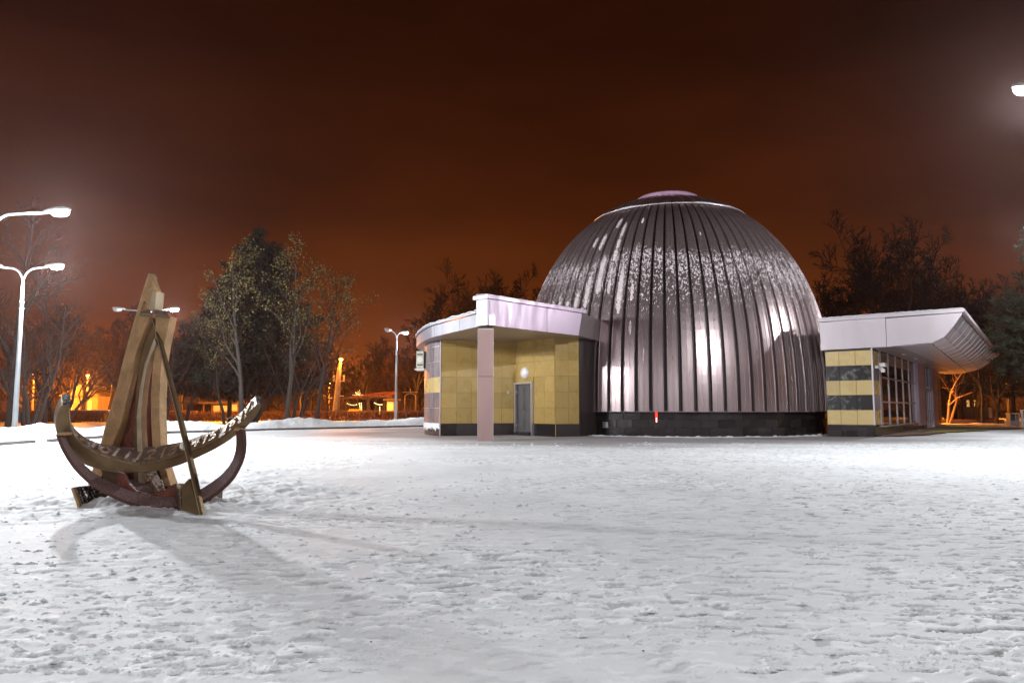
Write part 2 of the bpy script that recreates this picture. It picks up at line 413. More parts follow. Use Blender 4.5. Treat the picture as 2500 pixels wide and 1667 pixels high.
def ground_h(x, y, want=False):
    kd = kerb_dist(x, y)
    dome = np.hypot(x-DOME_C[0], y-DOME_C[1])
    near = np.minimum(sstep(8.3, 12.5, dome), 1)
    wing = np.where((x > -5.6) & (x < 4) & (y > 27.6) & (y < 45), 0.15, 1.0)
    right = np.where((x > 14) & (y > 31), 0.15, 1.0)
    amp = near*wing*right
    h = 0.014*fbm(x*0.35, y*0.35, 3, 3)
    patch = sstep(-0.12, 0.35, fbm(x*0.22+3.1, y*0.3, 3, 11))
    # crusty trampled flakes: plates with steep edges
    wx = x+0.07*pn(x*4, y*4, 21); wy = y+0.07*pn(x*4, y*4, 22)
    p1 = fbm(wx*5.0, wy*8.0, 4, 31, 0.55)
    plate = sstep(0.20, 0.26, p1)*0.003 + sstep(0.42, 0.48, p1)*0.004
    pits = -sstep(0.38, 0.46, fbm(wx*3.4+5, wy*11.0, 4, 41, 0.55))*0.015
    fine = 0.0022*fbm(x*11, y*14, 3, 51, 0.6)
    right_side = sstep(-2.0, 6.0, x)
    pk = np.clip(0.05+0.45*patch+0.9*right_side, 0, 1.1)
    h = h + amp*((0.25+0.9*patch)*plate + pk*pits + fine)
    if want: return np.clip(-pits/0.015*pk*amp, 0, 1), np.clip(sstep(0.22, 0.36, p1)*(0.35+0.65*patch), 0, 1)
    # rough churned ring around and behind the sundial
    ds = np.hypot((x+4.6)/2.4, (y-10.6)/2.2); ring = sstep(1.5, 0.5, ds)
    h = h + ring*(0.045*fbm(x*2.4, y*2.6, 4, 61, 0.6)+0.012)
    ds2 = np.hypot((x+4.5)/1.0, (y-9.35)/0.5); h = h + 0.03*sstep(1.5, 0.7, ds2)
    dsl = sstep(2.4, 1.0, np.hypot((x+8.0)/2.5, (y-14)/4.0)); h = h + dsl*0.03*fbm(x*2.2, y*2.2, 4, 66, 0.6)
    # snow thrown up behind the kerb
    bank = sstep(0.05, 0.9, kd)*sstep(5.2, 1.2, kd)
    left = sstep(8, -6, x)
    lump = 0.27+0.30*np.maximum(0, 0.6+1.2*pn(x*0.22+y*0.05, y*0.21, 71))+0.09*fbm(x*1.3, y*1.3, 4, 75, 0.6)
    h = h + bank*(lump*left + (1-left)*(0.10+0.10*fbm(x*0.8, y*0.8, 3, 79)))
    h = h + sstep(0.0, 0.4, kd)*0.05
    far = sstep(6, 30, kd); h = h + far*0.10*fbm(x*0.1, y*0.1, 3, 83)
    return h
def polar_sheet(a0, a1, na, r):
    a = np.radians(np.linspace(a0, a1, na)); R, A = np.meshgrid(r, a, indexing='ij')
    return R*np.sin(A), R*np.cos(A)
rr = np.concatenate([np.geomspace(2.6, 62, 760), np.geomspace(63, 900, 70)])
X1, Y1 = polar_sheet(-50, 50, 860, rr)
def grid_faces(n, m, off):
    i = np.arange(n-1)[:, None]; j = np.arange(m-1)[None, :]
    a = off+i*m+j; return np.stack([a, a+m, a+m+1, a+1], -1).reshape(-1, 4)
V = []; Fq = []; TR = []; FR = []; off = 0
for X_, Y_ in ((X1, Y1), polar_sheet(50, 310, 150, np.geomspace(2.6, 900, 90)),
               polar_sheet(-50, 310, 90, np.linspace(0.001, 2.6, 30))):
    Z_ = ground_h(X_, Y_); _t, _f = ground_h(X_, Y_, True); TR.append(_t.ravel()); FR.append(_f.ravel()); V.append(np.stack([X_, Y_, Z_], -1).reshape(-1, 3)); Fq.append(grid_faces(*X_.shape, off)); off += X_.size
V = np.concatenate(V).astype(np.float32); Fq = np.concatenate(Fq).astype(np.int32)
me = bpy.data.meshes.new('snow_ground'); me.vertices.add(len(V)); me.vertices.foreach_set('co', V.ravel())
me.loops.add(Fq.size); me.loops.foreach_set('vertex_index', Fq.ravel())
me.polygons.add(len(Fq)); me.polygons.foreach_set('loop_start', np.arange(0, Fq.size, 4, dtype=np.int32))
me.polygons.foreach_set('loop_total', np.full(len(Fq), 4, dtype=np.int32)); me.update(calc_edges=True)
me.polygons.foreach_set('use_smooth', np.ones(len(Fq), dtype=bool))
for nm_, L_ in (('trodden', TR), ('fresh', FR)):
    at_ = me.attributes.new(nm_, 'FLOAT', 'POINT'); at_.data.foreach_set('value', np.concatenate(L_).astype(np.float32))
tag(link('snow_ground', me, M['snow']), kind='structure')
def gh(x, y): return float(ground_h(np.array([float(x)]), np.array([float(y)]))[0])
# kerb stones along the square
kb = MB(); kp = [Vector((a, b, 0)) for a, b in KERB]
for a, b in zip(kp[:-1], kp[1:]):
    n = max(1, int((b-a).length/1.0)); 
    if a.y < -5: n = 1; 
    for i in range(n):
        p = a.lerp(b, i/n); q = a.lerp(b, (i+0.985)/n)
        z = 0.035; kb.obox((p.x, p.y, z), (q.x, q.y, z), 0.16, 0.15)
tag(obj('kerb', kb, M['kerb_stone']), kind='structure')

# ---------------------------------------------------------------- planetarium: dome
bld = thing('planetarium', 'domed planetarium with ribbed metal dome, tiled side wing and glazed entrance hall', 'building', (DOME_C[0], DOME_C[1], 0))
def dome_r(z):
    k = max(0.0, min(1.0, (z-1.1)/(DOME_H-1.1)))
    s = k**(2.336/2); return DOME_R*max(0.0, 1-s*s)**(1/2.124)
cx, cy = DOME_C
prof = [(dome_r(z)-0.03, z) for z in np.concatenate([np.linspace(1.1, 11, 30), np.linspace(11.2, DOME_H, 14)])]
shell = obj('dome_shell', MB().lathe(prof, 160, (cx, cy, 0)), M['dome_shell'], bld, smooth=True)
NP = 80; Z_RING = 11.5
zs = list(np.linspace(1.1, 9.5, 22))+list(np.linspace(9.9, Z_RING, 6))
sec = [(-.385,-.03),(-.385,.10),(-.368,.14),(-.34,.14),(-.322,.10),(-.02,.10),(-.012,.112),(.012,.112),(.02,.10),(.322,.10),(.34,.14),(.368,.14),(.385,.10),(.385,-.03)]
pm = MB(); w = 2*PI/NP
for z in zs:
    r = dome_r(z)
    sc_ = 1 if r > 4 else 0.8
    for a, d in sec:
        # pans are flat: points lie on the chord
        rr_ = (r+d*sc_)*math.cos(0)/max(1e-6, math.cos(a*w)) if False else r+d*sc_
        pm.v.append((rr_*math.cos(a*w), rr_*math.sin(a*w)*1.0, z))
ns = len(sec)
for i in range(len(zs)-1):
    for j in range(ns-1): pm.f.append((i*ns+j, i*ns+j+1, (i+1)*ns+j+1, (i+1)*ns+j))
pm.f.append(tuple(range(ns)))
pm.f = [f[::-1] if False else f for f in pm.f]
pan = obj('roof_panel', pm, M['dome_sheet'], shell, local=True); fixn(pan)
wrap = [pan]
for k in range(NP):
    o = pan if k == 0 else link('roof_panel', pan.data, None, shell)
    o.rotation_euler = (0, 0, (k+0.5)*w)
# upper cap panels: half as many, above the ring
zs2 = list(np.linspace(Z_RING+0.05, 12.52, 8)); pm = MB(); w2 = 2*PI/40
sec2 = [(-.49,-.02),(-.49,.16),(-.46,.16),(-.45,.09),(.45,.09),(.46,.16),(.49,.16),(.49,-.02)]
for z in zs2:
    r = dome_r(z)
    for a, d in sec2: pm.v.append(((r+d)*math.cos(a*w2), (r+d)*math.sin(a*w2), z+d*0.5))
for i in range(len(zs2)-1):
    for j in range(7): pm.f.append((i*8+j, i*8+j+1, (i+1)*8+j+1, (i+1)*8+j))
cp = fixn(obj('cap_panel', pm, M['dome_sheet'], shell, local=True))
for k in range(40):
    o = cp if k == 0 else link('cap_panel', cp.data, None, shell)
    o.rotation_euler = (0, 0, (k+0.5)*w2)
rg = dome_r(Z_RING)
obj('ring_gutter', MB().lathe([(rg-.1,Z_RING-.03),(rg+.18,Z_RING-.03),(rg+.20,Z_RING+.02),(rg+.0,Z_RING+.06)], 120, (cx,cy,0)), M['dome_sheet'], shell, smooth=False)
# snow lying on the ring, thicker on the left
ms = MB(); rnd = random.Random(3); N = 240
for i in range(N):
    th = 2*PI*i/N; t_ = max(0.0, 0.5+0.5*math.sin(5*th+1)+0.4*math.sin(13*th))*0.05-0.035+rnd.uniform(0, .02)
    if -0.9 < math.atan2(math.sin(th), math.cos(th)) < 0.2: t_ *= 0.25
    for r_, z_ in ((rg+.205, Z_RING+.0), (rg+.212+t_*.3, Z_RING+.01+t_*.7), (rg+.13, Z_RING+.04+t_), (rg-.0, Z_RING+.10+t_)):
        ms.v.append((cx+r_*math.cos(th), cy+r_*math.sin(th), z_))
for i in range(N):
    for j in range(3): ms.f.append((i*4+j, ((i+1)%N)*4+j, ((i+1)%N)*4+j+1, i*4+j+1))
obj('ring_snow', ms, M['piled_snow'], shell)
obj('roof_cap', MB().lathe([(1.2,12.42),(1.62,12.50),(1.68,12.58),(1.68,12.80),(1.60,12.86),(0.0,12.90)], 48, (cx,cy,0)), M['lilac_cap'], shell, smooth=False)
# slabs of snow stuck on the left pans
sl = MB(); rnd = random.Random(12)
def snow_slab(u0, v0, v1, wid, taper=0.5):
    """u/v of the slab on the photo turned into dome azimuth and height"""
    def hit(u, v):
        # march the sight line to the dome
        d = P(u, v, 10)-Vector((0,0,EYE)); 
        tt = 3.0
        for _ in range(260):
            q = Vector((0,0,EYE))+d*tt/1.0
            if math.hypot(q.x-cx, q.y-cy) < dome_r(q.z)+0.09: return q
            tt += 0.006
        return None
    q0, q1 = hit(u0, v0), hit(u0, v1)
    if q0 is None or q1 is None: return
    az = math.atan2(q0.y-cy, q0.x-cx); k = math.floor(az/w)+0.5; az = k*w  # centre of its pan
    # follow the pan from the lower to the upper height
    n = 26; k0 = len(sl.v); half = 0.295*w*wid; l = -half; rt = half
    for i in range(n+1):
        f = i/n; z = q1.z+(q0.z-q1.z)*f; r = dome_r(z)+0.112
        e = min(1, (1-f)*4+0.12)*min(1, f*6+0.15)
        if rnd.random() < .14: e *= .45
        l += (-half*e*rnd.uniform(0.55, 1.0)-l)*.7; rt += (half*e*rnd.uniform(0.55, 1.0)-rt)*.7
        t_ = 0.03*e+rnd.uniform(0, .03)
        for a, d in ((l, -0.01), (l*0.85, t_), (0.0, t_+rnd.uniform(0,.02)), (rt*0.85, t_), (rt, -0.01)):
            sl.v.append((cx+(r+d)*math.cos(az+a), cy+(r+d)*math.sin(az+a), z+rnd.uniform(-.02,.02)))
    for i in range(n):
        for j in range(4): sl.f.append((k0+i*5+j, k0+(i+1)*5+j, k0+(i+1)*5+j+1, k0+i*5+j+1))
    sl.f.append(tuple(k0+j for j in range(5))); sl.f.append(tuple(k0+n*5+j for j in range(5))[::-1])
CZ3 = 2.3756
for (zx, za, zb, wd) in [(595,590,770,1.0),(555,500,720,.9),(590,815,895,.45),(480,440,560,1),(430,530,660,.95),(470,315,400,.9),(430,335,385,.7),(545,335,400,.8),
                         (525,400,465,.9),(575,250,330,.8),(560,225,275,.9),(685,220,250,.5),(380,555,700,1),(305,650,740,.9),(355,640,740,.95),(475,570,660,.6),(657,375,465,.25),(640,430,465,.35),
                         (515,500,550,.5),(258,700,745,.9),(655,970,1060,.2),(215,700,735,.8),(180,705,735,.8),(575,520,600,.85),(605,600,700,.6),(990,300,320,.2)]:
    snow_slab(1280+zx/CZ3, 440+za/CZ3, 440+zb/CZ3, wd)
M['stale_snow'] = mottled('stale_snow', (0.86,0.76,0.77), (0.70,0.60,0.62), 6, 0.85, bump=0.6, bscale=18, bdist=0.04)
obj('snow_slab', sl, M['stale_snow'], shell)['kind'] = 'stuff'
# plinth of polished granite tiles
pl = obj('plinth', MB().lathe([(7.86,-.2),(7.86,1.08)], 132, (cx,cy,0)), M['joint'], bld)
NT_ = 66; wt = 2*PI/NT_
tm = MB(); R0, R1 = 7.84, 7.90
tm.slab([(R1*math.cos(-wt*.490), R1*math.sin(-wt*.490), 0.006), (R1*math.cos(wt*.490), R1*math.sin(wt*.490), 0.006),
         (R1*math.cos(wt*.490), R1*math.sin(wt*.490), 0.354), (R1*math.cos(-wt*.490), R1*math.sin(-wt*.490), 0.354)], (-.05,0,0))
first = None; rnd = random.Random(5)
for c_ in range(3):
    for k in range(NT_):
        if first is None: first = o = fixn(obj('plinth_tile', tm, M['black_granite'], pl, local=True))
        else: o = link('plinth_tile', first.data, None, pl)
        o.location = (0, 0, 0.02+c_*0.357); o.rotation_euler = (0, rnd.uniform(-.0006,.0006), (k+(0.5 if c_ % 2 else 0))*wt+rnd.uniform(-.004,.004)*0.2)
obj('hem', MB().lathe([(7.92,1.09),(8.18,1.075),(8.19,1.105),(7.95,1.12)], 160, (cx,cy,0)), M['silver_panel'], shell)

# ---------------------------------------------------------------- tiled walls
_cache = {}
def wall_run(parent, p0, p1, rows, cols, mats, out, th=0.035, gap=0.008, skip=None, name='wall_tile', back=True, u0=0.0):
    """tiles on the vertical plane p0-p1; rows: list of z; cols: list of distances; mats(i,j) -> key; out: side (+1 left of direction)"""
    p0 = Vector((p0[0], p0[1], 0)); p1 = Vector((p1[0], p1[1], 0)); d = (p1-p0).normalized(); ang = math.atan2(d.y, d.x)
    base = wloc(parent)
    for i in range(len(rows)-1):
        for j in range(len(cols)-1):
            if skip and skip(i, j): continue
            wd, ht = cols[j+1]-cols[j]-gap, rows[i+1]-rows[i]-gap
            if wd < 0.02 or ht < 0.02: continue
            mk = mats(i, j); key = (round(wd, 3), round(ht, 3), mk, out, th)
            if key not in _cache:
                o = obj(name, MB().box(0, wd, 0 if out > 0 else -th, th if out > 0 else 0, 0, ht), M[mk], parent, local=True)
                _cache[key] = o.data
            else: o = link(name, _cache[key], None, parent)
            q = p0+d*(cols[j]+gap/2); o.location = Vector((q.x, q.y, rows[i]+gap/2))-base; o.rotation_euler = (0, 0, ang)
def lin(a, b, n): return [a+(b-a)*i/n for i in range(n+1)]
WA0, WA1, WB1, WC1 = (-3.24,34.27), (0.19,35.62), (1.90,33.25), (2.96,33.70)
WLINK = (4.2, 35.6)
def out_off(p, q, k):
    d = Vector((q[0]-p[0], q[1]-p[1], 0)).normalized(); n = Vector((d.y, -d.x, 0)); return n*k
ZP = 0.55; ZR = [ZP+0.70*k for k in range(6)]+[4.40]
curve = [(-3.24,34.27),(-3.62,34.95),(-3.93,35.75),(-4.16,36.6),(-4.30,37.5),(-4.33,38.5),(-4.26,39.5),(-4.08,40.5),(-3.8,41.5),(-3.3,42.8)]
foot = [WA0, WA1, WB1, WC1, WLINK, (5.5,45.5), (-2.0,45.0)]+curve[::-1][:-1]
# wing body, kept just inside the tiles
core = MB()
def inset(poly, k):
    n = len(poly); res = []
    for i in range(n):
        a, b, c = Vector(poly[i-1]), Vector(poly[i]), Vector(poly[(i+1) % n])
        d1_ = (b-a).normalized(); d2_ = (c-b).normalized(); n1 = Vector((-d1_.y, d1_.x)); n2 = Vector((-d2_.y, d2_.x))
        m_ = (n1+n2); m_ = m_/max(0.3, m_.length_squared)*2*k if m_.length > 1e-6 else n1*k
        res.append(b+m_*1.0)
    return res
cpoly = inset(foot, 0.02)
core.slab([(p.x, p.y, -.2) for p in cpoly], (0,0,4.6))
wing = fixn(obj('wing_wall', core, M['joint'], bld))
LA = (Vector(WA1)-Vector(WA0)).length; LB = (Vector(WB1)-Vector(WA1)).length; LC = (Vector(WC1)-Vector(WB1)).length
yt = lambda i, j: 'yellow_tile'
gk = lambda i, j: 'black_granite'
wall_run(wing, WA0, WA1, ZR, lin(0.03, LA, 5), yt, -1)
wall_run(wing, WA0, WA1, [0.0, ZP], lin(0.03, LA, 5), gk, -1, th=0.02, name='plinth_tile')
DW0, DW1, DH = 0.10, 1.38, 2.42     # door opening along wall B
colsB = [0.0, 0.70, 1.45, 2.20, LB]
for j in range(4):
    a, b = colsB[j], colsB[j+1]
    for i in range(6):
        z0, z1 = ZR[i], ZR[i+1]
        if z0 < DH-0.01:
            if b <= DW1+0.01: 
                if z1 > DH: wall_run(wing, WA1, WB1, [DH+0.02, z1], [a, b], yt, -1)
                continue
            if a < DW1: 
                if z1 > DH: wall_run(wing, WA1, WB1, [DH+0.02, z1], [a, DW1], yt, -1); wall_run(wing, WA1, WB1, [z0, z1], [DW1+0.04, b], yt, -1)
                else: wall_run(wing, WA1, WB1, [z0, z1], [DW1+0.04, b], yt, -1)
                continue
        wall_run(wing, WA1, WB1, [z0, z1], [a, b], yt, -1)
wall_run(wing, WA1, WB1, [0.0, ZP], [DW1+0.04, 2.2, LB], gk, -1, th=0.02, name='plinth_tile')
wall_run(wing, WB1, WC1, ZR, [0.0, 0.62, LC], yt, -1)
wall_run(wing, WB1, WC1, [0.0, ZP], [0.0, LC], gk, -1, th=0.02, name='plinth_tile')
# corner trims
obj('corner_trim', MB().box(WA0[0]-.022, WA0[0]+.022, WA0[1]-.05, WA0[1]+.01, 0, 4.32), M['silver_trim'], wing)
obj('corner_trim', MB().box(WB1[0]-.012, WB1[0]+.012, WB1[1]-.045, WB1[1]+.01, 0, 4.32), M['yellow_tile'], wing)
LK = (Vector(WLINK)-Vector(WC1)).length
wall_run(wing, WC1, WLINK, [0.0, 1.1, 4.32], lin(0, LK, 3), lambda i, j: 'dark_metal', -1, name='link_panel')
# curved slate wall; from the far end round to the corner
pts = [Vector(p) for p in curve]
acc = [0.0]
for a, b in zip(pts[:-1], pts[1:]): acc.append(acc[-1]+(b-a).length)
def on_curve(s):
    for i in range(len(pts)-1):
        if s <= acc[i+1] or i == len(pts)-2:
            return pts[i].lerp(pts[i+1], (s-acc[i])/(acc[i+1]-acc[i]))
nseg = 13
for k in range(nseg):
    a = on_curve(acc[-1]*(k+1)/nseg); b = on_curve(acc[-1]*k/nseg); L = (b-a).length
    wall_run(wing, a, b, ZR, [0, L], lambda i, j: 'pale_yellow_tile' if i == 2 else 'slate_tile', -1, name='slate_tile', th=0.03, gap=0.014)
    wall_run(wing, a, b, [0, .18, .36, ZP], [0, L], gk, -1, name='plinth_tile', th=0.02)
    cap = MB(); dd = (b-a).normalized(); nn_ = Vector((dd.y, -dd.x))
    for z in ZR[1:-1]+[ZP]:
        p, q = a+nn_*.03, b+nn_*.03
        cap.obox((p.x, p.y, z), (q.x, q.y, z), 0.05, 0.022)
    obj('band_trim', cap, M['silver_trim'], wing)
# snow clinging to the plinth of the curved wall
cs = MB(); rnd = random.Random(8)
for k in range(40):
    p = on_curve(acc[-1]*0.45*k/40); q = on_curve(acc[-1]*0.45*(k+.9)/40); 
    dd = (p-q).normalized(); nn_ = Vector((dd.y, -dd.x))*.03
    h_ = .20+rnd.uniform(0,.16)
    cs.slab([(p.x+nn_.x, p.y+nn_.y, ZP+.02), (q.x+nn_.x, q.y+nn_.y, ZP+.02), (q.x+nn_.x, q.y+nn_.y, ZP-h_), (p.x+nn_.x, p.y+nn_.y, ZP-h_*rnd.uniform(.7,1))], (nn_.x, nn_.y, 0))
sc0 = fixn(obj('plinth_snow', cs, M['piled_snow'], wing)); sc0['kind'] = 'stuff'
# door in wall B
dB = (Vector(WB1)-Vector(WA1)).normalized(); nB = Vector((dB.y, -dB.x)); aB = math.atan2(dB.y, dB.x)
MBt = Matrix.Translation((WA1[0], WA1[1], 0)) @ Matrix.Rotation(aB, 4, 'Z')   # x along the wall, -y outwards
dr = obj('door', MB().box(DW0+.08, DW1-.05, -.02, .02, .16, DH-.09, MBt), M['door_grey'], bld)
ps = MB(); 
x0, x1 = DW0+.08, DW1-.05; xm = x0+(x1-x0)*0.45
for (a, b) in ((x0+.05, xm-.03), (xm+.03, x1-.05)):
    for (z0, z1) in ((.26, 1.0), (1.1, DH-.2)):
        ps.box(a+.06, b-.06, -.035, -.021, z0+.06, z1-.06, MBt)
        for (c0,c1,e0,e1) in ((a,b,z0,z0+.025),(a,b,z1-.025,z1),(a,a+.025,z0+.025,z1-.025),(b-.025,b,z0+.025,z1-.025)): ps.box(c0,c1,-.03,-.021,e0,e1,MBt)
obj('door_moulding', ps, M['door_grey'], dr)
obj('door_handle', MB().box(xm-.03,xm+.0,-.09,-.03,1.12,1.15,MBt).box(xm-.03,xm+.10,-.10,-.08,1.12,1.15,MBt).box(xm-.02,xm+.01,-.04,-.022,.98,1.06,MBt), M['chrome'], dr)
obj('hinge', MB().box(x0-.03,x0+.02,-.06,-.02,.40,.50,MBt).box(x0-.03,x0+.02,-.06,-.02,1.95,2.05,MBt), M['chrome'], dr)
fr = MB(); fr.box(DW1-.05,DW1+.03,-.16,.0,.0,DH+.02,MBt).box(DW0-.06,DW1-.05,-.16,.0,DH-.07,DH+.02,MBt).box(DW0-.06,DW0+.05,-.16,.0,.0,DH-.07,MBt)
obj('door_frame', fr, M['silver_trim'], bld)
obj('door_step', MB().box(DW0+.05,DW1-.05,-.3,-.0,-.02,.155,MBt), M['black_granite'], bld)
# wing canopy
crv_f = [(-1.30,28.62),(-1.97,29.91),(-2.72,31.34),(-3.54,33.06),(-4.05,34.66),(-4.50,36.5),(-4.85,38.3),(-4.95,40.2),(-4.7,42.3),(-3.9,44.5)]
c0, c1, c2 = Vector((-.90,28.15)), Vector((2.86,32.3)), Vector((4.3,35.3))
roof = MB(); rp = [(c0.x+.04,c0.y+.04),(c1.x-.02,c1.y+.04),(4.0,34.8),(5.5,45)]+[(x+.05,y) for x, y in crv_f[::-1]]
roof.slab([(x, y, 4.335) for x, y in rp], (0,0,.40)); rf = fixn(obj('wing_canopy', roof, M['soffit_metal'], bld))
fp = [Vector(p) for p in crv_f]
facc = [0]; 
for a, b in zip(fp[:-1], fp[1:]): facc.append(facc[-1]+(b-a).length)
def on_f(s):
    for i in range(len(fp)-1):
        if s <= facc[i+1] or i == len(fp)-2: return fp[i].lerp(fp[i+1], (s-facc[i])/(facc[i+1]-facc[i]))
brk = [0, 1.75, 3.6, 4.55, 6.0, 7.8, 9.8, 11.8, 13.8, facc[-1]]
for s0, s1 in zip(brk[:-1], brk[1:]):
    f_ = MB(); n = 4; A = []; B_ = []
    for i in range(n+1):
        p = on_f(s0+.012+(s1-s0-.024)*i/n); A.append((p.x, p.y, 4.32)); B_.append((p.x, p.y, 4.80))
    f_.ribbon(A, B_, (.04,.01,0)); obj('fascia_panel', f_, M['pale_silver_panel'], rf, smooth=False)
cop = MB(); n = 40; A = []; B_ = []
for i in range(n+1):
    s = facc[-1]*i/n; p = on_f(s); A.append((p.x-.07, p.y-.03, 4.83)); B_.append((p.x+.18, p.y+.08, 4.86))
cop.ribbon(A, B_, (0,0,.07)); obj('coping', cop, M['pale_silver_panel'], rf)
sn = MB(); rnd = random.Random(2); A = []; B_ = []; n = 110
for i in range(n+1):
    s = facc[-1]*i/n; p = on_f(s); q = rnd.uniform(0, .035); A.append((p.x-.03-q, p.y-.02, 4.905+q*1.2)); B_.append((p.x+.5, p.y+.2, 4.98+q))
sn.ribbon(A, B_, (0,0,.03)); obj('roof_snow', sn, M['piled_snow'], rf)['kind'] = 'stuff'
# parapet beam over the door side
dR = (c1-c0).normalized(); nR = Vector((-dR.y, dR.x)); bk = nR*.62
L = (c1-c0).length
pb = MB(); i0 = c0+nR*.035+dR*.035; i1 = c1+nR*.035
pb.slab([(i0.x, i0.y, 4.345),(i1.x, i1.y, 4.345),(i1.x+bk.x*.9, i1.y+bk.y*.9, 4.345),(i0.x+bk.x*.9, i0.y+bk.y*.9, 4.345)], (0,0,.98))
beam = fixn(obj('parapet_beam', pb, M['joint'], bld))
segs = [0.0, 0.09, L*0.62, L]
for k, (a, b) in enumerate(zip(segs[:-1], segs[1:])):
    p = c0+dR*(a+.006); q = c0+dR*(b-.006); qt = q+dR*(.25 if k == 2 else 0)
    f_ = MB().slab([(p.x, p.y, 4.33), (q.x, q.y, 4.33), (qt.x, qt.y, 5.32), (p.x, p.y, 5.32)], (nR.x*.03, nR.y*.03, 0))
    obj('fascia_panel', f_, M['silver_panel'], beam)
p = c0+nR*.004; q = c0+nR*.60
obj('fascia_panel', MB().slab([(p.x-.01, p.y-.01, 4.33),(q.x-.01, q.y-.01, 4.33),(q.x-.01, q.y-.01, 5.32),(p.x-.01, p.y-.01, 5.32)], (dR.x*.03, dR.y*.03, 0)), M['pale_silver_panel'], beam)
p = c1+dR*.03; q = Vector((4.15,35.1))
f_ = MB().slab([(p.x, p.y, 4.33),(q.x, q.y, 4.33),(q.x, q.y, 5.32),(p.x+dR.x*.24, p.y+dR.y*.24, 5.32)], (-.03,.02,0)); obj('link_fascia', f_, M['soffit_metal'], beam)
e0 = c0-dR*.09-nR*.09; e1 = c1+dR*.45-nR*.09
obj('coping', MB().slab([(e0.x,e0.y,5.325),(e1.x,e1.y,5.325),(e1.x+nR.x*.9,e1.y+nR.y*.9,5.325),(e0.x+nR.x*.8,e0.y+nR.y*.8,5.325)], (0,0,.14)), M['silver_panel'], beam)
f_ = MB(); A=[]; B_=[]; rnd = random.Random(4)
for i in range(50):
    p = (e0+nR*.04).lerp(e1+nR*.04, i/49); r_ = rnd.uniform(0,.02); A.append((p.x, p.y, 5.468+r_)); B_.append((p.x+nR.x*.6, p.y+nR.y*.6, 5.5+r_))
obj('roof_snow', f_.ribbon(A, B_, (0,0,.015)), M['piled_snow'], beam)['kind'] = 'stuff'
# column
MC = Matrix.Translation((-1.01, 28.88, 0)) @ Matrix.Rotation(math.radians(2), 4, 'Z')
colm = obj('column', MB().box(-.26,.26,-.24,.24,-.05,4.335,MC), M['joint'], bld)
for z0, z1 in ((-.02,2.42),(2.435,4.24)):
    for (a,b,c_,d) in ((-.285,.285,-.275,-.25),(-.285,.285,.25,.275),(-.285,-.262,-.248,.248),(.262,.285,-.248,.248)):
        obj('column_panel', MB().box(a,b,c_,d,z0,z1,MC), M['rose_column_panel'], colm)
obj('column_edge', MB().box(-.30,-.287,-.285,-.24,0,4.24,MC).box(.287,.30,-.285,-.24,0,4.24,MC).box(-.285,.285,-.285,-.277,4.21,4.24,MC), M['silver_trim'], colm)
# things fixed to the wing
q = P(1210, 913, 35.0)
p_ = Vector((WA1[0], WA1[1])) + dB*0.78 + nB*.04
wl = thing('wall_light', 'round opal wall light above the grey side door', 'wall lamp', (p_.x, p_.y, 2.86))
Ml = Matrix.Rotation(aB, 4, 'Z') @ Matrix.Rotation(PI/2, 4, 'X')
def rot_mb(mb, Mx): mb.v = [tuple(Mx @ Vector(v_)) for v_ in mb.v]; return mb
obj('backplate', rot_mb(MB().lathe([(0,0),(.27,0),(.27,.05),(.25,.06)], 32), Ml), M['white_plastic'], wl, local=True)
obj('globe', rot_mb(MB().lathe([(.25,.05),(.245,.09),(.2,.14),(.1,.17),(0,.175)], 32), Ml), M['opal_glass'], wl, local=True, smooth=True)
dA = (Vector(WA1)-Vector(WA0)).normalized(); nA = Vector((dA.y, -dA.x)); aA = math.atan2(dA.y, dA.x)
p_ = Vector(WA0)+dA*(LA-.42)+nA*.037
MA = Matrix.Translation((p_.x, p_.y, 1.98)) @ Matrix.Rotation(aA, 4, 'Z')
bp = thing('call_button', 'tiny white call button box on the yellow tiled wall left of the door', 'doorbell', (p_.x, p_.y, 1.98))
obj('button_box', MB().box(-.055,.055,-.035,0,-.05,.05,MA), M['white_plastic'], bp); obj('button', MB().box(-.03,-.005,-.042,-.036,-.015,.015,MA).box(.01,.035,-.042,-.036,-.015,.015,MA), M['black_plastic'], bp)
# air conditioner
pa = P(1021, 858, 36.9)
ac = thing('air_conditioner', 'cream air conditioner unit bracketed high on the curved slate wall', 'air conditioner', (pa.x+.1, 36.9, 3.2))
def lb(n_, a, mk, par, **k): o = obj(n_, a, M[mk], par, local=True, **k); return o
bevel(lb('casing', MB().box(-.14,.22,-.35,.5,-.05,.80), 'cream_casing', ac), .02)
lb('louvre', MB().box(-.1,.18,-.365,-.352,.60,.66).box(-.1,.18,-.365,-.352,.10,.16), 'black_plastic', ac)
lb('fan_grille', rot_mb(MB().lathe([(.02,0),(.13,0),(.13,.02),(.02,.02)], 20, (0,0,0)), Matrix.Translation((.04,-.352,.38)) @ Matrix.Rotation(PI/2,4,'X')), 'white_plastic', ac)
lb('bracket', MB().box(-.22,.30,-.33,-.27,-.12,-.055).box(-.22,.30,.38,.44,-.12,-.055), 'white_plastic', ac)
lb('pipe', MB().tube([(.15,-.36,.1),(.2,-.4,0),(.25,-.3,-.1)], .02, 6), 'white_plastic', ac)

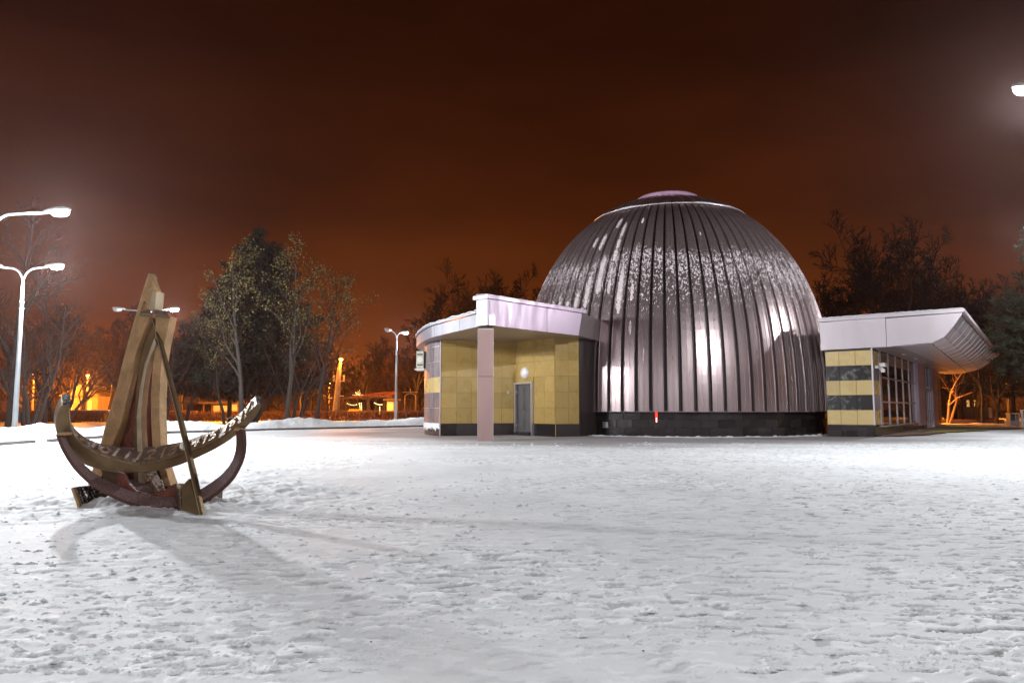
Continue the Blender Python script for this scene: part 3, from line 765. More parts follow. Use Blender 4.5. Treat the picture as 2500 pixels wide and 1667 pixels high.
# ---------------------------------------------------------------- entrance hall on the right
C0 = Vector((15.6, 32.8)); D1 = Vector((.572,.820)).normalized(); D2 = Vector((.820,-.572)).normalized()
def H(s1, s2, z): q = C0+D1*s1+D2*s2; return Vector((q.x, q.y, z))
aD1 = math.atan2(D1.y, D1.x); aD2 = math.atan2(D2.y, D2.x)
MH = Matrix(((D1.x, D2.x, 0, C0.x), (D1.y, D2.y, 0, C0.y), (0,0,1,0), (0,0,0,1)))   # x = along the glass wall, y = outwards to the right/near
hb = MB().box(0.0, 26.3, -1.9, -0.045, -.2, 3.84, MH)
hall = fixn(obj('hall_wall', hb, M['joint'], bld))
p0 = H(0,-1.9,0); p1 = H(0,0,0)
rowsH = [.52, 1.165, 1.81, 2.455, 3.10, 3.75]
hm = lambda i, j: 'pale_yellow_tile' if i % 2 == 0 else 'black_marble_tile'
wall_run(hall, (p0.x,p0.y), (p1.x,p1.y), rowsH, [0, .57, 1.24, 1.9], hm, -1, gap=.016)
wall_run(hall, (p0.x,p0.y), (p1.x,p1.y), [0,.25,.51], [0, .57, 1.24, 1.9], gk, -1, th=.015, name='plinth_tile')
q0 = H(0,0,0); q1 = H(1.5,0,0)
wall_run(hall, (q0.x,q0.y), (q1.x,q1.y), rowsH, [0.02, 1.5], lambda i, j: 'yellow_tile' if i % 2 == 0 else 'slate_tile', -1, gap=.016)
q1 = H(15.9,0,0)
wall_run(hall, (q0.x,q0.y), (q1.x,q1.y), [0,.40], [.02]+lin(1.5,15.9,12), gk, -1, th=.015, name='plinth_tile')
obj('corner_trim', MB().box(-.045,.01,-.02,.045,.52,3.84,MH), M['silver_trim'], hall)
# glazing
S0, S1_ = 1.95, 13.3; bays = lin(S0, S1_, 5); zt = [.47, 1.53, 2.66, 3.84]
gz = obj('window_frame', MB().box(1.52,1.93,-.05,.06,.42,3.84,MH), M['silver_trim'], hall)
for k in range(5):
    for i in range(3):
        obj('window_pane', MB().box(bays[k]+.07,bays[k+1]-.07,-.03,-.01,zt[i]+.05,zt[i+1]-.05,MH), M['dark_glass'], hall)
for k in range(1, 6):
    obj('mullion', MB().box(bays[k]-.06,bays[k]+.06,-.045,.025,.47,3.84,MH), M['silver_trim'], hall)
for z in zt[1:3]:
    obj('transom', MB().box(S0,S1_-.05,-.044,.02,z-.035,z+.035,MH), M['silver_trim'], hall)
obj('window_sill', MB().box(1.5,13.36,-.044,.16,.41,.466,MH), M['silver_trim'], hall)
obj('pilaster', MB().box(13.37,16.2,-.044,.18,.28,3.84,MH), M['silver_panel'], hall)
obj('pilaster', MB().box(20.1,22.8,-.044,.20,.0,3.84,MH), M['silver_panel'], hall)
for a, b in ((16.25, 18.0), (22.85, 26.3)):
    q0 = H(a,0,0); q1 = H(b,0,0)
    wall_run(hall, (q0.x,q0.y), (q1.x,q1.y), [.45,1.1,1.8,2.5,3.2,3.84], lin(0,b-a,2 if b-a<2 else 3), lambda i, j: 'slate_tile', -1, name='slate_tile', gap=.02)
    wall_run(hall, (q0.x,q0.y), (q1.x,q1.y), [0,.44], [0,b-a], gk, -1, name='plinth_tile', th=.02)
ed = obj('entrance_door', MB().box(18.1,20.0,-.03,.03,.05,2.5,MH), M['dark_glass'], bld)
obj('door_stile', MB().box(18.1,18.25,-.04,.05,.05,3.8,MH).box(19.9,20.05,-.04,.05,.05,3.8,MH).box(18.98,19.1,-.04,.05,.05,2.5,MH).box(18.25,19.9,-.04,.05,2.5,2.62,MH).box(18.25,18.98,-.04,.05,.05,.3,MH).box(19.1,19.9,-.04,.05,.05,.3,MH), M['white_paint'], ed)
obj('push_bar', MB().box(18.4,18.9,.06,.10,1.05,1.10,MH).box(19.2,19.8,.06,.10,1.05,1.10,MH), M['chrome'], ed)
obj('transom_light', MB().box(18.25,19.9,-.03,.0,2.63,3.8,MH), M['dark_glass'], bld)
for a, lab in ((16.7, 'nearer grey notice board with dark plaques on slate wall beside the entrance door'), (23.4, 'farther grey notice board with dark plaques on the slate wall end')):
    nb = thing('notice_board', lab, 'notice board', H(a+.4, .05, 2.0))
    obj('board', MB().box(a,a+.9,.0,.035,1.55,2.5,MH), M['silver_trim'], nb)
    for z, h_ in ((2.28,.14),(2.02,.18),(1.78,.12)): obj('plaque', MB().box(a+.12,a+.78,.036,.045,z-h_/2,z+h_/2,MH), M['dark_metal'], nb)
# roof and upswept canopy
can = MB()
can.slab([H(-.12,-2.05,3.86), H(-.12,2.25,3.95), H(30,1.45,3.95), H(30,-2.05,3.86)], (0,0,.1))
cano = fixn(obj('entrance_canopy', can, M['joint'], bld))
# side face (fascia) of the canopy, in two panels
def fas(a, b, bott, gap=0.012):
    """fascia panel between distances a and b with the given bottom points"""
    pts_ = [H(-.15, s, z) for s, z in bott]+[H(-.15, b, 5.12+.0), H(-.15, a, 5.07)]
    return fixn(obj('fascia_panel', MB().slab(pts_, (D1.x*.04, D1.y*.04, 0)), M['hall_panel'], cano))
fas(-2.05, .62, [(-2.05,3.82),(.62,3.86)]); fas(.64, 3.46, [(.64,3.86),(2.3,3.95),(2.79,4.2),(3.13,4.6),(3.46,5.10)])
nearP = [(2.3,3.95),(2.79,4.20),(3.13,4.60),(3.46,5.10)]; farP = [(1.5,3.95),(2.25,4.15),(2.9,4.6),(3.46,5.15)]
NPn = 14
def cpnt(k, f):
    a, b = nearP[k], farP[k]; return H(-.1+30.1*f, a[0]+(b[0]-a[0])*f, a[1]+(b[1]-a[1])*f)
for i in range(NPn):
    f0, f1 = i/NPn+.0008, (i+1)/NPn-.0008
    for k in range(3):
        a, b, c_, d = cpnt(k,f0), cpnt(k+1,f0), cpnt(k+1,f1), cpnt(k,f1)
        e_ = (b-a).normalized()*.012
        n_ = (b-a).cross(d-a).normalized(); 
        if n_.z > 0: n_ = -n_
        obj('soffit_panel', MB().slab([a+e_, b-e_, c_-e_, d+e_], -n_*.03+Vector((0,0,.0))), M['hall_panel'], cano)
for i in range(28):
    f0, f1 = i/28+.0006, (i+1)/28-.0006
    s0, s1 = -.1+30.1*f0, -.1+30.1*f1
    b0, b1 = 2.28+(1.48-2.28)*f0, 2.28+(1.48-2.28)*f1
    mid = 1.1
    obj('soffit_panel', MB().slab([H(s0,mid+.01,3.845), H(s0,b0,3.935), H(s1,b1,3.935), H(s1,mid+.01,3.845)], (0,0,.014)), M['hall_panel'], cano)
    obj('soffit_panel', MB().slab([H(s0,.02,3.845), H(s0,mid-.01,3.845), H(s1,mid-.01,3.845), H(s1,.02,3.845)], (0,0,.012)), M['soffit_metal'], cano)
for i in range(NPn+1):
    f = i/NPn
    for k in range(3):
        a, b = cpnt(k,f), cpnt(k+1,f); obj('canopy_seam', MB().obox(a-Vector((0,0,.012)), b-Vector((0,0,.012)), .035, .03), M['silver_trim'], cano)
back = MB(); back.slab([H(-.08,2.3,4.0), H(-.08,3.42,5.12), H(30,3.42,5.16), H(30,1.5,4.0)], (0,0,.03)); fixn(obj('canopy_back', back, M['joint'], cano))
rt = MB().slab([H(-.1,-2.05,4.9), H(-.1,3.44,5.02), H(30,3.44,5.10), H(30,-2.05,4.9)], (0,0,.12)); fixn(obj('roof_deck', rt, M['dark_metal'], cano))
obj('end_wall', MB().box(29.96,30.0,-2.05,1.4,3.97,4.9,MH), M['dark_metal'], cano)
ce = MB(); ce.slab([H(-.25,-2.1,5.09), H(-.25,3.56,5.135), H(.0,3.56,5.135), H(.0,-2.1,5.09)], (0,0,.15)); ce.slab([H(.0,3.40,5.135), H(.0,3.56,5.135), H(30.1,3.56,5.17), H(30.1,3.40,5.17)], (0,0,.15))
obj('coping', ce, M['hall_panel'], cano)
sn = MB(); A=[]; B_=[]; rnd = random.Random(9)
for i in range(60):
    p = H(-.2, -2.1+5.6*i/59, 5.25+.045*i/59); r_ = rnd.uniform(0,.025); A.append(p+Vector((0,0,r_))); B_.append(p+Vector((D1.x*.9, D1.y*.9, .03+r_)))
sn.ribbon(A, B_, (0,0,.02))
obj('roof_snow', sn, M['piled_snow'], cano)['kind'] = 'stuff'
for s1 in (5.0, 9.0, 13.0, 17.0, 21.0, 25.0):
    o = obj('downlight', MB().box(s1-.35,s1+.35,.55,.67,3.80,3.842,MH), M['white_plastic'], cano)
# paving cleared of snow under the canopy
def sheet(name, pts_, mk, z):
    o = obj(name, MB().add([(p[0],p[1],z) for p in pts_], [tuple(range(len(pts_)))]), M[mk]); return tag(o, kind='structure')
def gp(*a): return [G(u, v) for u, v in a]
sheet('brown_paving', [H(.1,.1,0),H(12,.1,0),H(11.5,1.2,0),H(8,2.0,0),H(4,1.6,0),H(1,.6,0)], 'brown_paving', .050)
sheet('yellow_paving', [H(7.3,1.0,0),H(12,1.1,0),H(15,3.1,0),H(13.5,3.5,0),H(9,2.2,0)], 'yellow_paving', .054)
sheet('grey_paving', [H(12,.2,0),H(27,.2,0),H(27,3.5,0),H(20,5.2,0),H(15,3.1,0),H(12,1.1,0)], 'green_paving', .058)
# loudspeaker / camera box on the corner pier
lk = thing('security_camera', 'white security camera on a bracket at the corner of the striped pier', 'camera', H(.95,.04,3.0))
obj('bracket', MB().box(.55,.75,.0,.22,2.98,3.10,MH).box(.55,.65,.2,.34,2.9,3.15,MH), M['white_plastic'], lk)
obj('camera_body', MB().box(.35,1.0,.25,.45,3.05,3.16,MH).box(.40,.62,.27,.42,2.80,2.95,MH), M['white_plastic'], lk)
obj('hood', MB().box(.30,1.05,.22,.48,3.17,3.20,MH), M['silver_trim'], lk)
# bits on the dome plinth
def on_plinth(u, v, r=7.92):
    d = P(u, v, 10)-Vector((0,0,EYE)); t_ = 2.5
    while t_ < 5:
        q_ = Vector((0,0,EYE))+d*t_
        if math.hypot(q_.x-cx, q_.y-cy) < r: return q_, math.atan2(q_.y-cy, q_.x-cx)
        t_ += .002
q_, az = on_plinth(1478, 1037)
MP = Matrix.Translation((cx,cy,0)) @ Matrix.Rotation(az, 4, 'Z')
vg = thing('vent_grille', 'small grey vent grille on the black plinth under the left of the dome', 'vent', q_)
obj('grille_plate', MB().box(7.90,7.925,-.13,.13,q_.z-.13,q_.z+.13,MP), M['galvanised'], vg)
gm = MB()
for k in range(6): gm.box(7.926,7.94,-.11,.11,q_.z-.11+k*.04,q_.z-.095+k*.04,MP)
obj('slat', gm, M['bin_grey'], vg)
q_, az = on_plinth(1603, 1015)
MP = Matrix.Translation((cx,cy,0)) @ Matrix.Rotation(az, 4, 'Z')
rl = thing('signal_light', 'small glowing red signal light hanging on the dome plinth', 'signal light', (q_.x, q_.y, .9))
bevel(obj('red_lens', MB().tube([(7.99*math.cos(az)+cx, 7.99*math.sin(az)+cy, .83), (7.99*math.cos(az)+cx, 7.99*math.sin(az)+cy, 1.06)], .045, 12), M['red_light'], rl), .01)
obj('tube_end', MB().tube([(7.99*math.cos(az)+cx, 7.99*math.sin(az)+cy, .62), (7.99*math.cos(az)+cx, 7.99*math.sin(az)+cy, .825)], .028, 10), M['pink_light'], rl)
# snow ridge left along the foot of the dome
rd = MB(); A=[]; B_=[]; rnd = random.Random(6); NN = 420
for i in range(NN+1):
    th = PI*1.06+i/NN*PI*.84; r_ = 8.75+.35*math.sin(3*th)+.10*math.sin(37*th)
    h_ = .030+.022*max(0, math.sin(i*.31)+math.sin(i*.83)+rnd.uniform(-.9,.9)) 
    row = []
    for dr_, z in ((-.22,-.03),(-.08,h_*.8),(.05,h_),(.2,-.03)):
        rd.v.append((cx+(r_+dr_+rnd.uniform(-.02,.02))*math.cos(th), cy+(r_+dr_)*math.sin(th), z+.01))
for i in range(NN):
    for j in range(3): rd.f.append((i*4+j, i*4+j+1, (i+1)*4+j+1, (i+1)*4+j))
tag(fixn(obj('snow_ridge', rd, M['piled_snow'], smooth=True)), kind='stuff', label='low ridge of shovelled snow curving round the foot of the dome')

# ---------------------------------------------------------------- street lamps
def point_light(name, loc, W, col, r, parent):
    l = bpy.data.lights.new(name, 'POINT'); l.energy = W; l.color = col; l.shadow_soft_size = r
    o = bpy.data.objects.new(name, l); C.objects.link(o); o.parent = parent; o.location = loc
    return o
def lamp_head(root, x, z, side, on=True, W=0, tilt=0.10):
    sx = side
    body = MB(); prof = [(0,.055),(.10,.085),(.30,.105),(.55,.10),(.70,.06),(.74,.02)]
    pts_ = [(x+sx*a, 0, z+a*tilt) for a, r in prof]; 
    k0 = len(body.v); body.tube(pts_, [r for a, r in prof], 12)
    body.v = [(a, b*1.25, c if c > z-.02+abs(a-x)*tilt else z-.02+abs(a-x)*tilt) for a, b, c in body.v]
    hd = obj('lamp_head', body, M['galvanised'], root, local=True, smooth=True)
    g = MB(); g.lathe([(.15,0),(.15,-.07),(.11,-.13),(.0,-.16)], 16); g.v = [(x+sx*.43+a*1.7, b*.95, c+z-.018+.43*tilt) for a, b, c in g.v]
    obj('lens', g, M['lamp_glow'] if on else M['galvanised'], hd, local=True, smooth=True)
    if W: point_light('lamp_light', (x+sx*.43, 0, z-.26), W, (.93,.97,1.0), .12, root)
def street_lamp(loc, label, H_=6.8, left=True, right=True, rz=0, W=(900,900), on=(True,True), reach=1.15, group='white street lamps round the square'):
    r = thing('street_lamp', label, 'street lamp', loc, group, rz)
    z1 = H_-.75
    obj('pole', MB().tube([(0,0,-.1),(0,0,H_*.62),(0,0,z1)], [.105,.075,.055], 14), M['galvanised'], r, local=True, smooth=True)
    obj('base_flange', MB().lathe([(0,.0),(.2,.0),(.2,.06),(.13,.08),(.12,.30),(.105,.32)], 16), M['galvanised'], r, local=True)
    obj('collar', MB().lathe([(.066,0),(.085,.01),(.085,.07),(.066,.08),(.066,.25),(.085,.26),(.085,.32),(.062,.33)], 14, (0,0,z1-1.0)), M['galvanised'], r, local=True)
    for k, s in enumerate((-1, 1)):
        if not (left if s < 0 else right): continue
        pt = [(0,0,z1-.02)]
        for i in range(9):
            a = i/8*PI/2; pt.append((s*(.52-.52*math.cos(a)), 0, z1+.05+.58*math.sin(a)))
        pt.append((s*(reach-.25), 0, H_-.08))
        obj('arm', MB().tube(pt, .038, 8), M['galvanised'], r, local=True, smooth=True)
        lamp_head(r, s*(reach-.3), H_-.06, s, on[k], W[k] if on[k] else 0)
    return r
W0 = 1250*W_WHITE
street_lamp((-19.05,29.2,0), 'twin armed lamp post on the far left behind the sundial, lower of two glares', W=(W0*.5,W0*1.4))
street_lamp((-14.65,21.0,0), 'lamp arm reaching in at the top left edge, highest glare on the left', W=(W0*.3,W0*2.0), reach=1.75)
street_lamp((-20.45,42.0,0), 'twin armed lamp seen behind the sundial sail, glare beside its tip', W=(W0*.3,W0*.9), reach=1.45, on=(False,True))
street_lamp((-8.25,54.0,0), 'single slim lamp post standing on the snowbank left of the tiled wing', W=(0,W0*.55), on=(False,True), rz=math.radians(60), reach=.9)
street_lamp((13.75,17.6,0), 'lamp just beyond the top right edge shining over the right snow', H_=8.9, W=(W0*1.5,W0*.3), reach=1.3)
street_lamp((23.6,31.8,0), 'lamp beyond the right edge lighting the entrance canopy', H_=8.9, W=(W0*.9,W0*.4), reach=1.3)
street_lamp((1.8,-1.2,0), 'added fill lamp behind the viewer that lights the foreground snow', W=(W0*.20,W0*.22))  # unseen fill lamp, put in to brighten the foreground but not the sundial
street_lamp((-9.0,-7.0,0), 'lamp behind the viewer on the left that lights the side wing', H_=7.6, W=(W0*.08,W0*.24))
street_lamp((-15.6,13.2,0), 'lamp beyond the left edge that throws the long sundial shadows', W=(W0*.2,W0*1.25))

# sodium lamps
def sodium(loc, label, H_=6.2, W=900, pole='concrete_post', lean=0.0, thick=.15, extra=False, group='orange sodium lamps beyond the snowbank'):
    r = thing('sodium_lamp', label, 'street lamp', loc, group)
    obj('pole', MB().tube([(0,0,-.1),(lean*.6,0,H_*.8),(lean*.9,0,H_-.25)], [thick,thick*.6,thick*.3], 8), M[pole], r, local=True)
    hd = obj('lamp_head', MB().lathe([(.02,.12),(.12,.10),(.20,0),(.19,-.04)], 12, (lean,0,H_)), M['dark_metal'], r, local=True)
    obj('lens', MB().lathe([(.17,-.04),(.16,-.12),(.08,-.22),(0,-.25)], 12, (lean,0,H_)), M['sodium_glow'], hd, local=True, smooth=True)
    if extra:
        obj('cross_bracket', MB().box(-.55+lean*.6,-.38+lean*.6,-.1,.1,3.95,4.55).box(.42+lean*.6,.58+lean*.6,-.1,.1,3.95,4.55).box(-.55+lean*.6,.58+lean*.6,-.05,.05,3.9,4.0), M[pole], r, local=True)
        obj('insulator', MB().box(-.75,-.35,-.05,.05,2.25,2.35).box(.4,.8,-.05,.05,2.45,2.52), M['white_paint'], r, local=True)
    point_light('lamp_light', (lean, -.1, H_-.45), W*W_SODIUM, (1.0,.30,.03), .15, r)
    return r
sodium((-17.4,75,0), 'orange starburst lamp on the leaning concrete pole', W=1100, lean=.45, thick=.38, extra=True)
sodium((-26.5,110,0), 'small orange lamp glowing low behind the leafy trees', 5.0, 1600)
sodium((-47.0,84,0), 'orange lamp among the dark trunks at far left', 5.0, 2600)
sodium((-33.0,92,0), 'orange lamp hidden behind the sundial sail', 5.5, 2400)
sodium((-58.0,92,0), 'orange lamp beyond the left lamp post', 5.5, 2200)
sodium((-25.5,72,0), 'orange lamp lighting the kiosks behind the conifer', 5.2, 900)
sodium((-6.0,92,0), 'orange lamp behind the lone slim lamp post', 5.2, 600)
sodium((31.6,59.5,0), 'orange lamp hidden behind the entrance hall that lights the bent tree', 2.6, 250)
sodium((60.0,92,0), 'orange lamp in the dark wood at far right', 5.5, 800)
fl = thing('garden_lamp', 'tiny white lamp glinting low between the trunks right of the hall', 'lamp', P(2331,1001,84)-Vector((0,0,1.3)))
obj('post', MB().tube([(0,0,-.2),(0,0,1.2)], .05, 6), M['dark_metal'], fl, local=True); obj('globe', MB().lathe([(0,1.15),(.12,1.2),(.16,1.32),(.1,1.44),(0,1.47)], 12), mat('green_white_glow', (1,1,1), .3, 0, (.9,1,.75), 25), fl, local=True, smooth=True)

# ---------------------------------------------------------------- sundial
def Zm(pts_, Y, s=2.3758, u0=80, v0=640):
    """points read off an enlarged crop of the photo, set Y metres ahead (Y may be a function of height)"""
    res = []
    for k, q_ in enumerate(pts_):
        u, v = u0+q_[0]/s, v0+q_[1]/s; y = Y(k/(max(1, len(pts_)-1))) if callable(Y) else Y
        res.append(P(u, v, y))
    return res
def src(pts_, Y): return Zm(pts_, Y, 1.0, 0, 0)
sd = thing('sundial', 'large bronze sundial sculpture shaped like a sailing boat in the trampled snow', 'sundial', (-4.4, 9.4, 0))
def plate(name, poly, Y, th, mk, s=None, lab=None):
    o = fixn(obj(name, MB().slab(Zm(poly, Y) if s is None else src(poly, Y), (th*.12, th, 0)), M[mk], sd)); bevel(o, .006, 2)
    if lab: o['label'] = lab
    return o
# slim outer rail of the sail, apex to foot
plate('sail_rail', [(672,62),(645,140),(605,275),(560,430),(512,615),(470,790),(430,940),(400,1045),(360,1170),(325,1292),(350,1292),(384,1175),(418,1055),(448,950),(488,800),(530,625),(578,440),(624,285),(655,195),(690,170)], 9.72, .15, 'gold_bronze')
plate('side_rail', [(470,780),(455,830),(425,925),(395,1040),(345,1200),(318,1290),(334,1290),(362,1200),(408,1050),(440,930),(466,850),(482,784)], 9.80, .15, 'pale_bronze', lab='pale outer rail behind the lower edge of the sail')
plate('sail_apex', [(673,62),(712,165),(697,180),(668,262),(652,226),(632,236),(648,140)], 9.70, .14, 'gold_bronze')
plate('apex_block', [(694,168),(718,168),(708,274),(690,288),(668,268)], 9.66, .18, 'pale_bronze')
plate('apex_side', [(676,60),(690,66),(719,165),(697,168)], 9.85, .10, 'snow_blotched_plate')
plate('apex_web', [(644,205),(664,190),(668,262),(655,285),(645,240),(624,298)], 9.86, .05, 'dark_bronze')
ledge = MB().slab([P(80+u/2.3758, 640+v/2.3758, Y) for u, v, Y in ((622,302,9.6),(690,304,9.6),(676,268,9.9),(632,262,9.9))], (0,0,-.03)); fixn(obj('ledge', ledge, M['snowy_band'], sd))
ledge = MB().slab([P(80+u/2.3758, 640+v/2.3758, Y) for u, v, Y in ((712,302,9.6),(797,314,9.6),(770,280,9.9),(716,272,9.9))], (0,0,-.03)); fixn(obj('ledge', ledge, M['snowy_band'], sd))
plate('sail_arm', [(622,302),(685,303),(648,395),(612,480),(590,560),(565,650),(545,740),(522,850),(498,960),(462,1060),(445,1125),(400,1240),(372,1300),(344,1300),(390,1085),(452,870),(508,650),(566,460)], 9.62, .16, 'gold_bronze', lab='left gold arm of the sail')
plate('sail_arm', [(712,303),(797,315),(780,400),(762,480),(745,590),(737,760),(735,900),(740,1000),(743,1065),(762,1170),(805,1300),(765,1300),(738,1230),(708,1110),(692,1060),(684,900),(684,760),(692,640),(704,520),(709,420)], 9.62, .16, 'gold_bronze', lab='right gold arm of the sail')
plate('sail_panel', [(690,310),(655,390),(608,470),(584,570),(548,710),(515,850),(504,960),(496,1065),(494,1300),(588,1300),(586,1065),(590,950),(602,760),(618,600),(648,470),(690,370)], 9.80, .05, 'red_bronze', lab='left dark red panel of the sail')
plate('sail_panel', [(704,470),(690,505),(658,620),(638,740),(628,880),(632,1070),(640,1300),(694,1300),(694,1065),(686,900),(686,760),(694,640),(706,520)], 9.80, .05, 'red_bronze', lab='right dark red panel of the sail')
plate('mast_side', [(692,310),(704,330),(712,400),(700,445),(654,590),(624,740),(604,900),(607,1068),(612,1300),(582,1300),(582,1068),(586,950),(598,760),(614,610),(640,480),(664,400)], 9.72, .12, 'bronze')
plate('mast', [(703,440),(714,470),(692,520),(662,605),(642,720),(629,860),(629,960),(636,1075),(650,1300),(612,1300),(604,1070),(601,900),(618,740),(648,590)], 9.56, .12, 'pale_bronze')
plate('spar', [(625,318),(640,300),(670,298),(690,312),(676,330),(650,326)], 9.75, .1, 'dark_bronze')
plate('back_brace', [(480,960),(492,962),(482,1068),(470,1068)], 9.9, .1, 'dark_bronze')
# hour band: curved bar with numerals on its upper face
def resample(pl_, n):
    pl_ = [Vector((a, b)) for a, b in pl_]; ac_ = [0]
    for a, b in zip(pl_[:-1], pl_[1:]): ac_.append(ac_[-1]+(b-a).length)
    res = []
    for k in range(n):
        s = ac_[-1]*k/(n-1); i = 0
        while i < len(pl_)-2 and s > ac_[i+1]: i += 1
        res.append(pl_[i].lerp(pl_[i+1], (s-ac_[i])/max(1e-6, ac_[i+1]-ac_[i])))
    # light smoothing
    for _ in range(2): res = [res[0]]+[(res[i-1]+res[i]*2+res[i+1])/4 for i in range(1, n-1)]+[res[-1]]
    return res
nearI = [(171.4,987.3),(167.3,1007.3),(167,1025.7),(174,1054),(187.3,1072.7),(205.7,1091),(234.3,1105.3),(271,1119.6),(303.7,1128.8),(338.4,1132.9),(380,1129.5),(422,1119),(453.7,1105.3),(485.3,1095.8),(514.7,1083),(538,1070.5),(569.5,1046.3),(590.5,1030.5),(611.6,1007.4),(626.3,986.3)]
farI = [(172,963.5),(168.5,985),(168.5,1010),(171,1029),(181.2,1046),(201.6,1063.5),(226,1076.8),(258.8,1084.9),(295.5,1090.6),(324,1092),(380,1088.8),(436.8,1079),(449.5,1076.8),(485.3,1064),(527.4,1049.5),(554.7,1032.6),(586.3,1009.5),(607.4,986.3),(622,967.4)]
nearO = [(152.2,988),(140.4,1007),(135.3,1027.8),(135.3,1050),(142.4,1070.6),(160.8,1099),(181,1121.6),(205.7,1133.9),(234.3,1144),(262.9,1151),(295.5,1155),(344.5,1153),(380,1150.5),(411.6,1143),(443,1133.7),(464,1125),(506.3,1106),(548.4,1083),(573.7,1064),(594.7,1049.5),(615.8,1028.4),(632.6,1005),(640,986.3)]
farO = [(150.6,964.5),(136.3,989),(131.2,1007),(130.2,1025.7),(136,1052),(158,1086),(190,1112),(240,1128),(300,1138),(344,1138),(400,1132),(450,1116),(510,1088),(560,1056),(600,1022),(625,990),(636.8,968.4)]
NB = 61
nI, fI, nO, fO = (resample(q, NB) for q in (nearI, farI, nearO, farO))
def bandY(k): 
    s = k/(NB-1); return 9.02+.36*math.sin(PI*s)**1.2
QI = [P(q.x, q.y, bandY(k)) for k, q in enumerate(nI)]; QF = [P(q.x, q.y, bandY(k)+.27) for k, q in enumerate(fI)]
QO = [P(q.x, q.y, bandY(k)-.01) for k, q in enumerate(nO)]; QG = [P(q.x, q.y, bandY(k)+.27) for k, q in enumerate(fO)]
bm_ = MB(); n = NB
for L_ in (QI, QF, QG, QO): bm_.v += [tuple(p) for p in L_]
for i in range(n-1):
    for a, b in ((0,n),(n,2*n),(2*n,3*n),(3*n,0)): bm_.f.append((a+i, a+i+1, b+i+1, b+i))
bm_.f.append((0,n,2*n,3*n)); bm_.f.append((n-1,4*n-1,3*n-1,2*n-1))
band = fixn(obj('hour_band', bm_, M['bronze'], sd)); bevel(band, .008, 2)
face = MB(); inn = []
A = []; B_ = []
for i in range(1, NB-1):
    a, b = QI[i], QF[i]; nrm = (QI[i+1]-QI[i-1]).cross(b-a).normalized(); 
    if nrm.z < 0: nrm = -nrm
    A.append(a.lerp(b, .06)+nrm*.006); B_.append(a.lerp(b, .94)+nrm*.006)
face.ribbon(A, B_, (0,0,-.01)); obj('band_face', face, M['snowy_band'], band)
fixn(obj('band_end', MB().slab([QI[0]+Vector((0,0,.002)), QF[0]+Vector((0,0,.002)), QG[0]+Vector((0,0,.002)), QO[0]+Vector((0,0,.002))], (0,0,.012)), M['snow_blotched_plate'], band))
fixn(obj('band_end', MB().slab([QI[-1].lerp(QO[-1],.05), QF[-1].lerp(QG[-1],.05), QG[-1], QO[-1]], (.003,0,.012)), M['snow_blotched_plate'], band))
# numerals
def station(u):
    best = min(range(1, NB-1), key=lambda k: abs((nI[k].x+fI[k].x)/2-u)); return best
def band_frame(u):
    k = station(u); a, b = QI[k], QF[k]; tx = (QI[k+1]-QI[k-1]).normalized(); up = (b-a); up = (up-tx*up.dot(tx)).normalized(); nz = tx.cross(up)
    return k, a, b, tx, up, nz
for txt, u in (('9',199),('10',245),('11',299),('12',352),('13',412),('14',470),('15',517),('16',566),('17',600)):
    k, a, b, tx, up, nz = band_frame(u)
    fc = bpy.data.curves.new('numeral', 'FONT'); fc.body = txt; fc.size = (b-a).length*.74; fc.extrude = .008; fc.bevel_depth = .003; fc.offset = .002
    fc.align_x = 'CENTER'; fc.align_y = 'CENTER'; fc.space_character = 1.05
    fo = bpy.data.objects.new('numeral', fc); C.objects.link(fo)
    bpy.context.view_layer.update(); me_ = bpy.data.meshes.new_from_object(fo.evaluated_get(bpy.context.evaluated_depsgraph_get()))
    bpy.data.objects.remove(fo); me_.materials.clear(); fo = link('numeral', me_, M['gold_bronze'], band)
    ctr = a.lerp(b, .42)+nz*.014
    fo.matrix_local = Matrix.Translation(ctr-wloc(band)) @ Matrix((( tx.x, up.x, nz.x, 0),(tx.y, up.y, nz.y, 0),(tx.z, up.z, nz.z, 0),(0,0,0,1)))
tk = MB()
for u in (222,272,326,382,440,494,543,584,616):
    k, a, b, tx, up, nz = band_frame(u); c_ = a.lerp(b, .80)+nz*.010; w_ = .012
    tk.slab([c_-tx*w_+up*.025, c_+tx*w_+up*.025, c_-up*.03], nz*.012)
fixn(obj('hour_tick', tk, M['gold_bronze'], band))
# ring-shaped loop on the back of the band
lp = MB(); ct = P(564, 1028, 9.30); lp.tube([ct+Vector((.048*math.cos(a), .0, .048*math.sin(a))) for a in np.linspace(-.3, PI+.3, 14)], .008, 6); obj('loop', lp, M['pale_bronze'], band)
# lower arc
lo = [(144.9,1058),(152.7,1083),(169,1113.5),(187.3,1140),(209.8,1162.4),(234.3,1182.9),(262.9,1199),(295.5,1215.5),(324,1225.7),(350.6,1233),(385,1238),(430,1236),(462,1230),(489.5,1223),(504,1215.8),(523,1203),(544.2,1186.3),(565.3,1165),(582,1135.8),(592.6,1108.4),(594.7,1074.7),(590.5,1047)]
hi_ = [(161.8,1058),(165.9,1078.8),(179.2,1103.3),(201.6,1129.8),(226,1150),(252.7,1168.6),(283.3,1182.9),(313.9,1195),(344.5,1204),(375,1209.4),(410,1213),(445,1210),(466,1204),(480,1199),(497.9,1188.4),(514.7,1178),(535.8,1163),(554.7,1144),(569.5,1121),(575.8,1095.8),(576.8,1066),(574.7,1047)]
nL, nH = resample(lo, 60), resample(hi_, 60)
AL = [P(q.x, q.y, 8.98+.06*math.sin(PI*k/59)) for k, q in enumerate(nL)]; AH = [P(q.x, q.y, 9.14+.06*math.sin(PI*k/59)) for k, q in enumerate(nH)]
cen = P(360, 1010, 9.1)
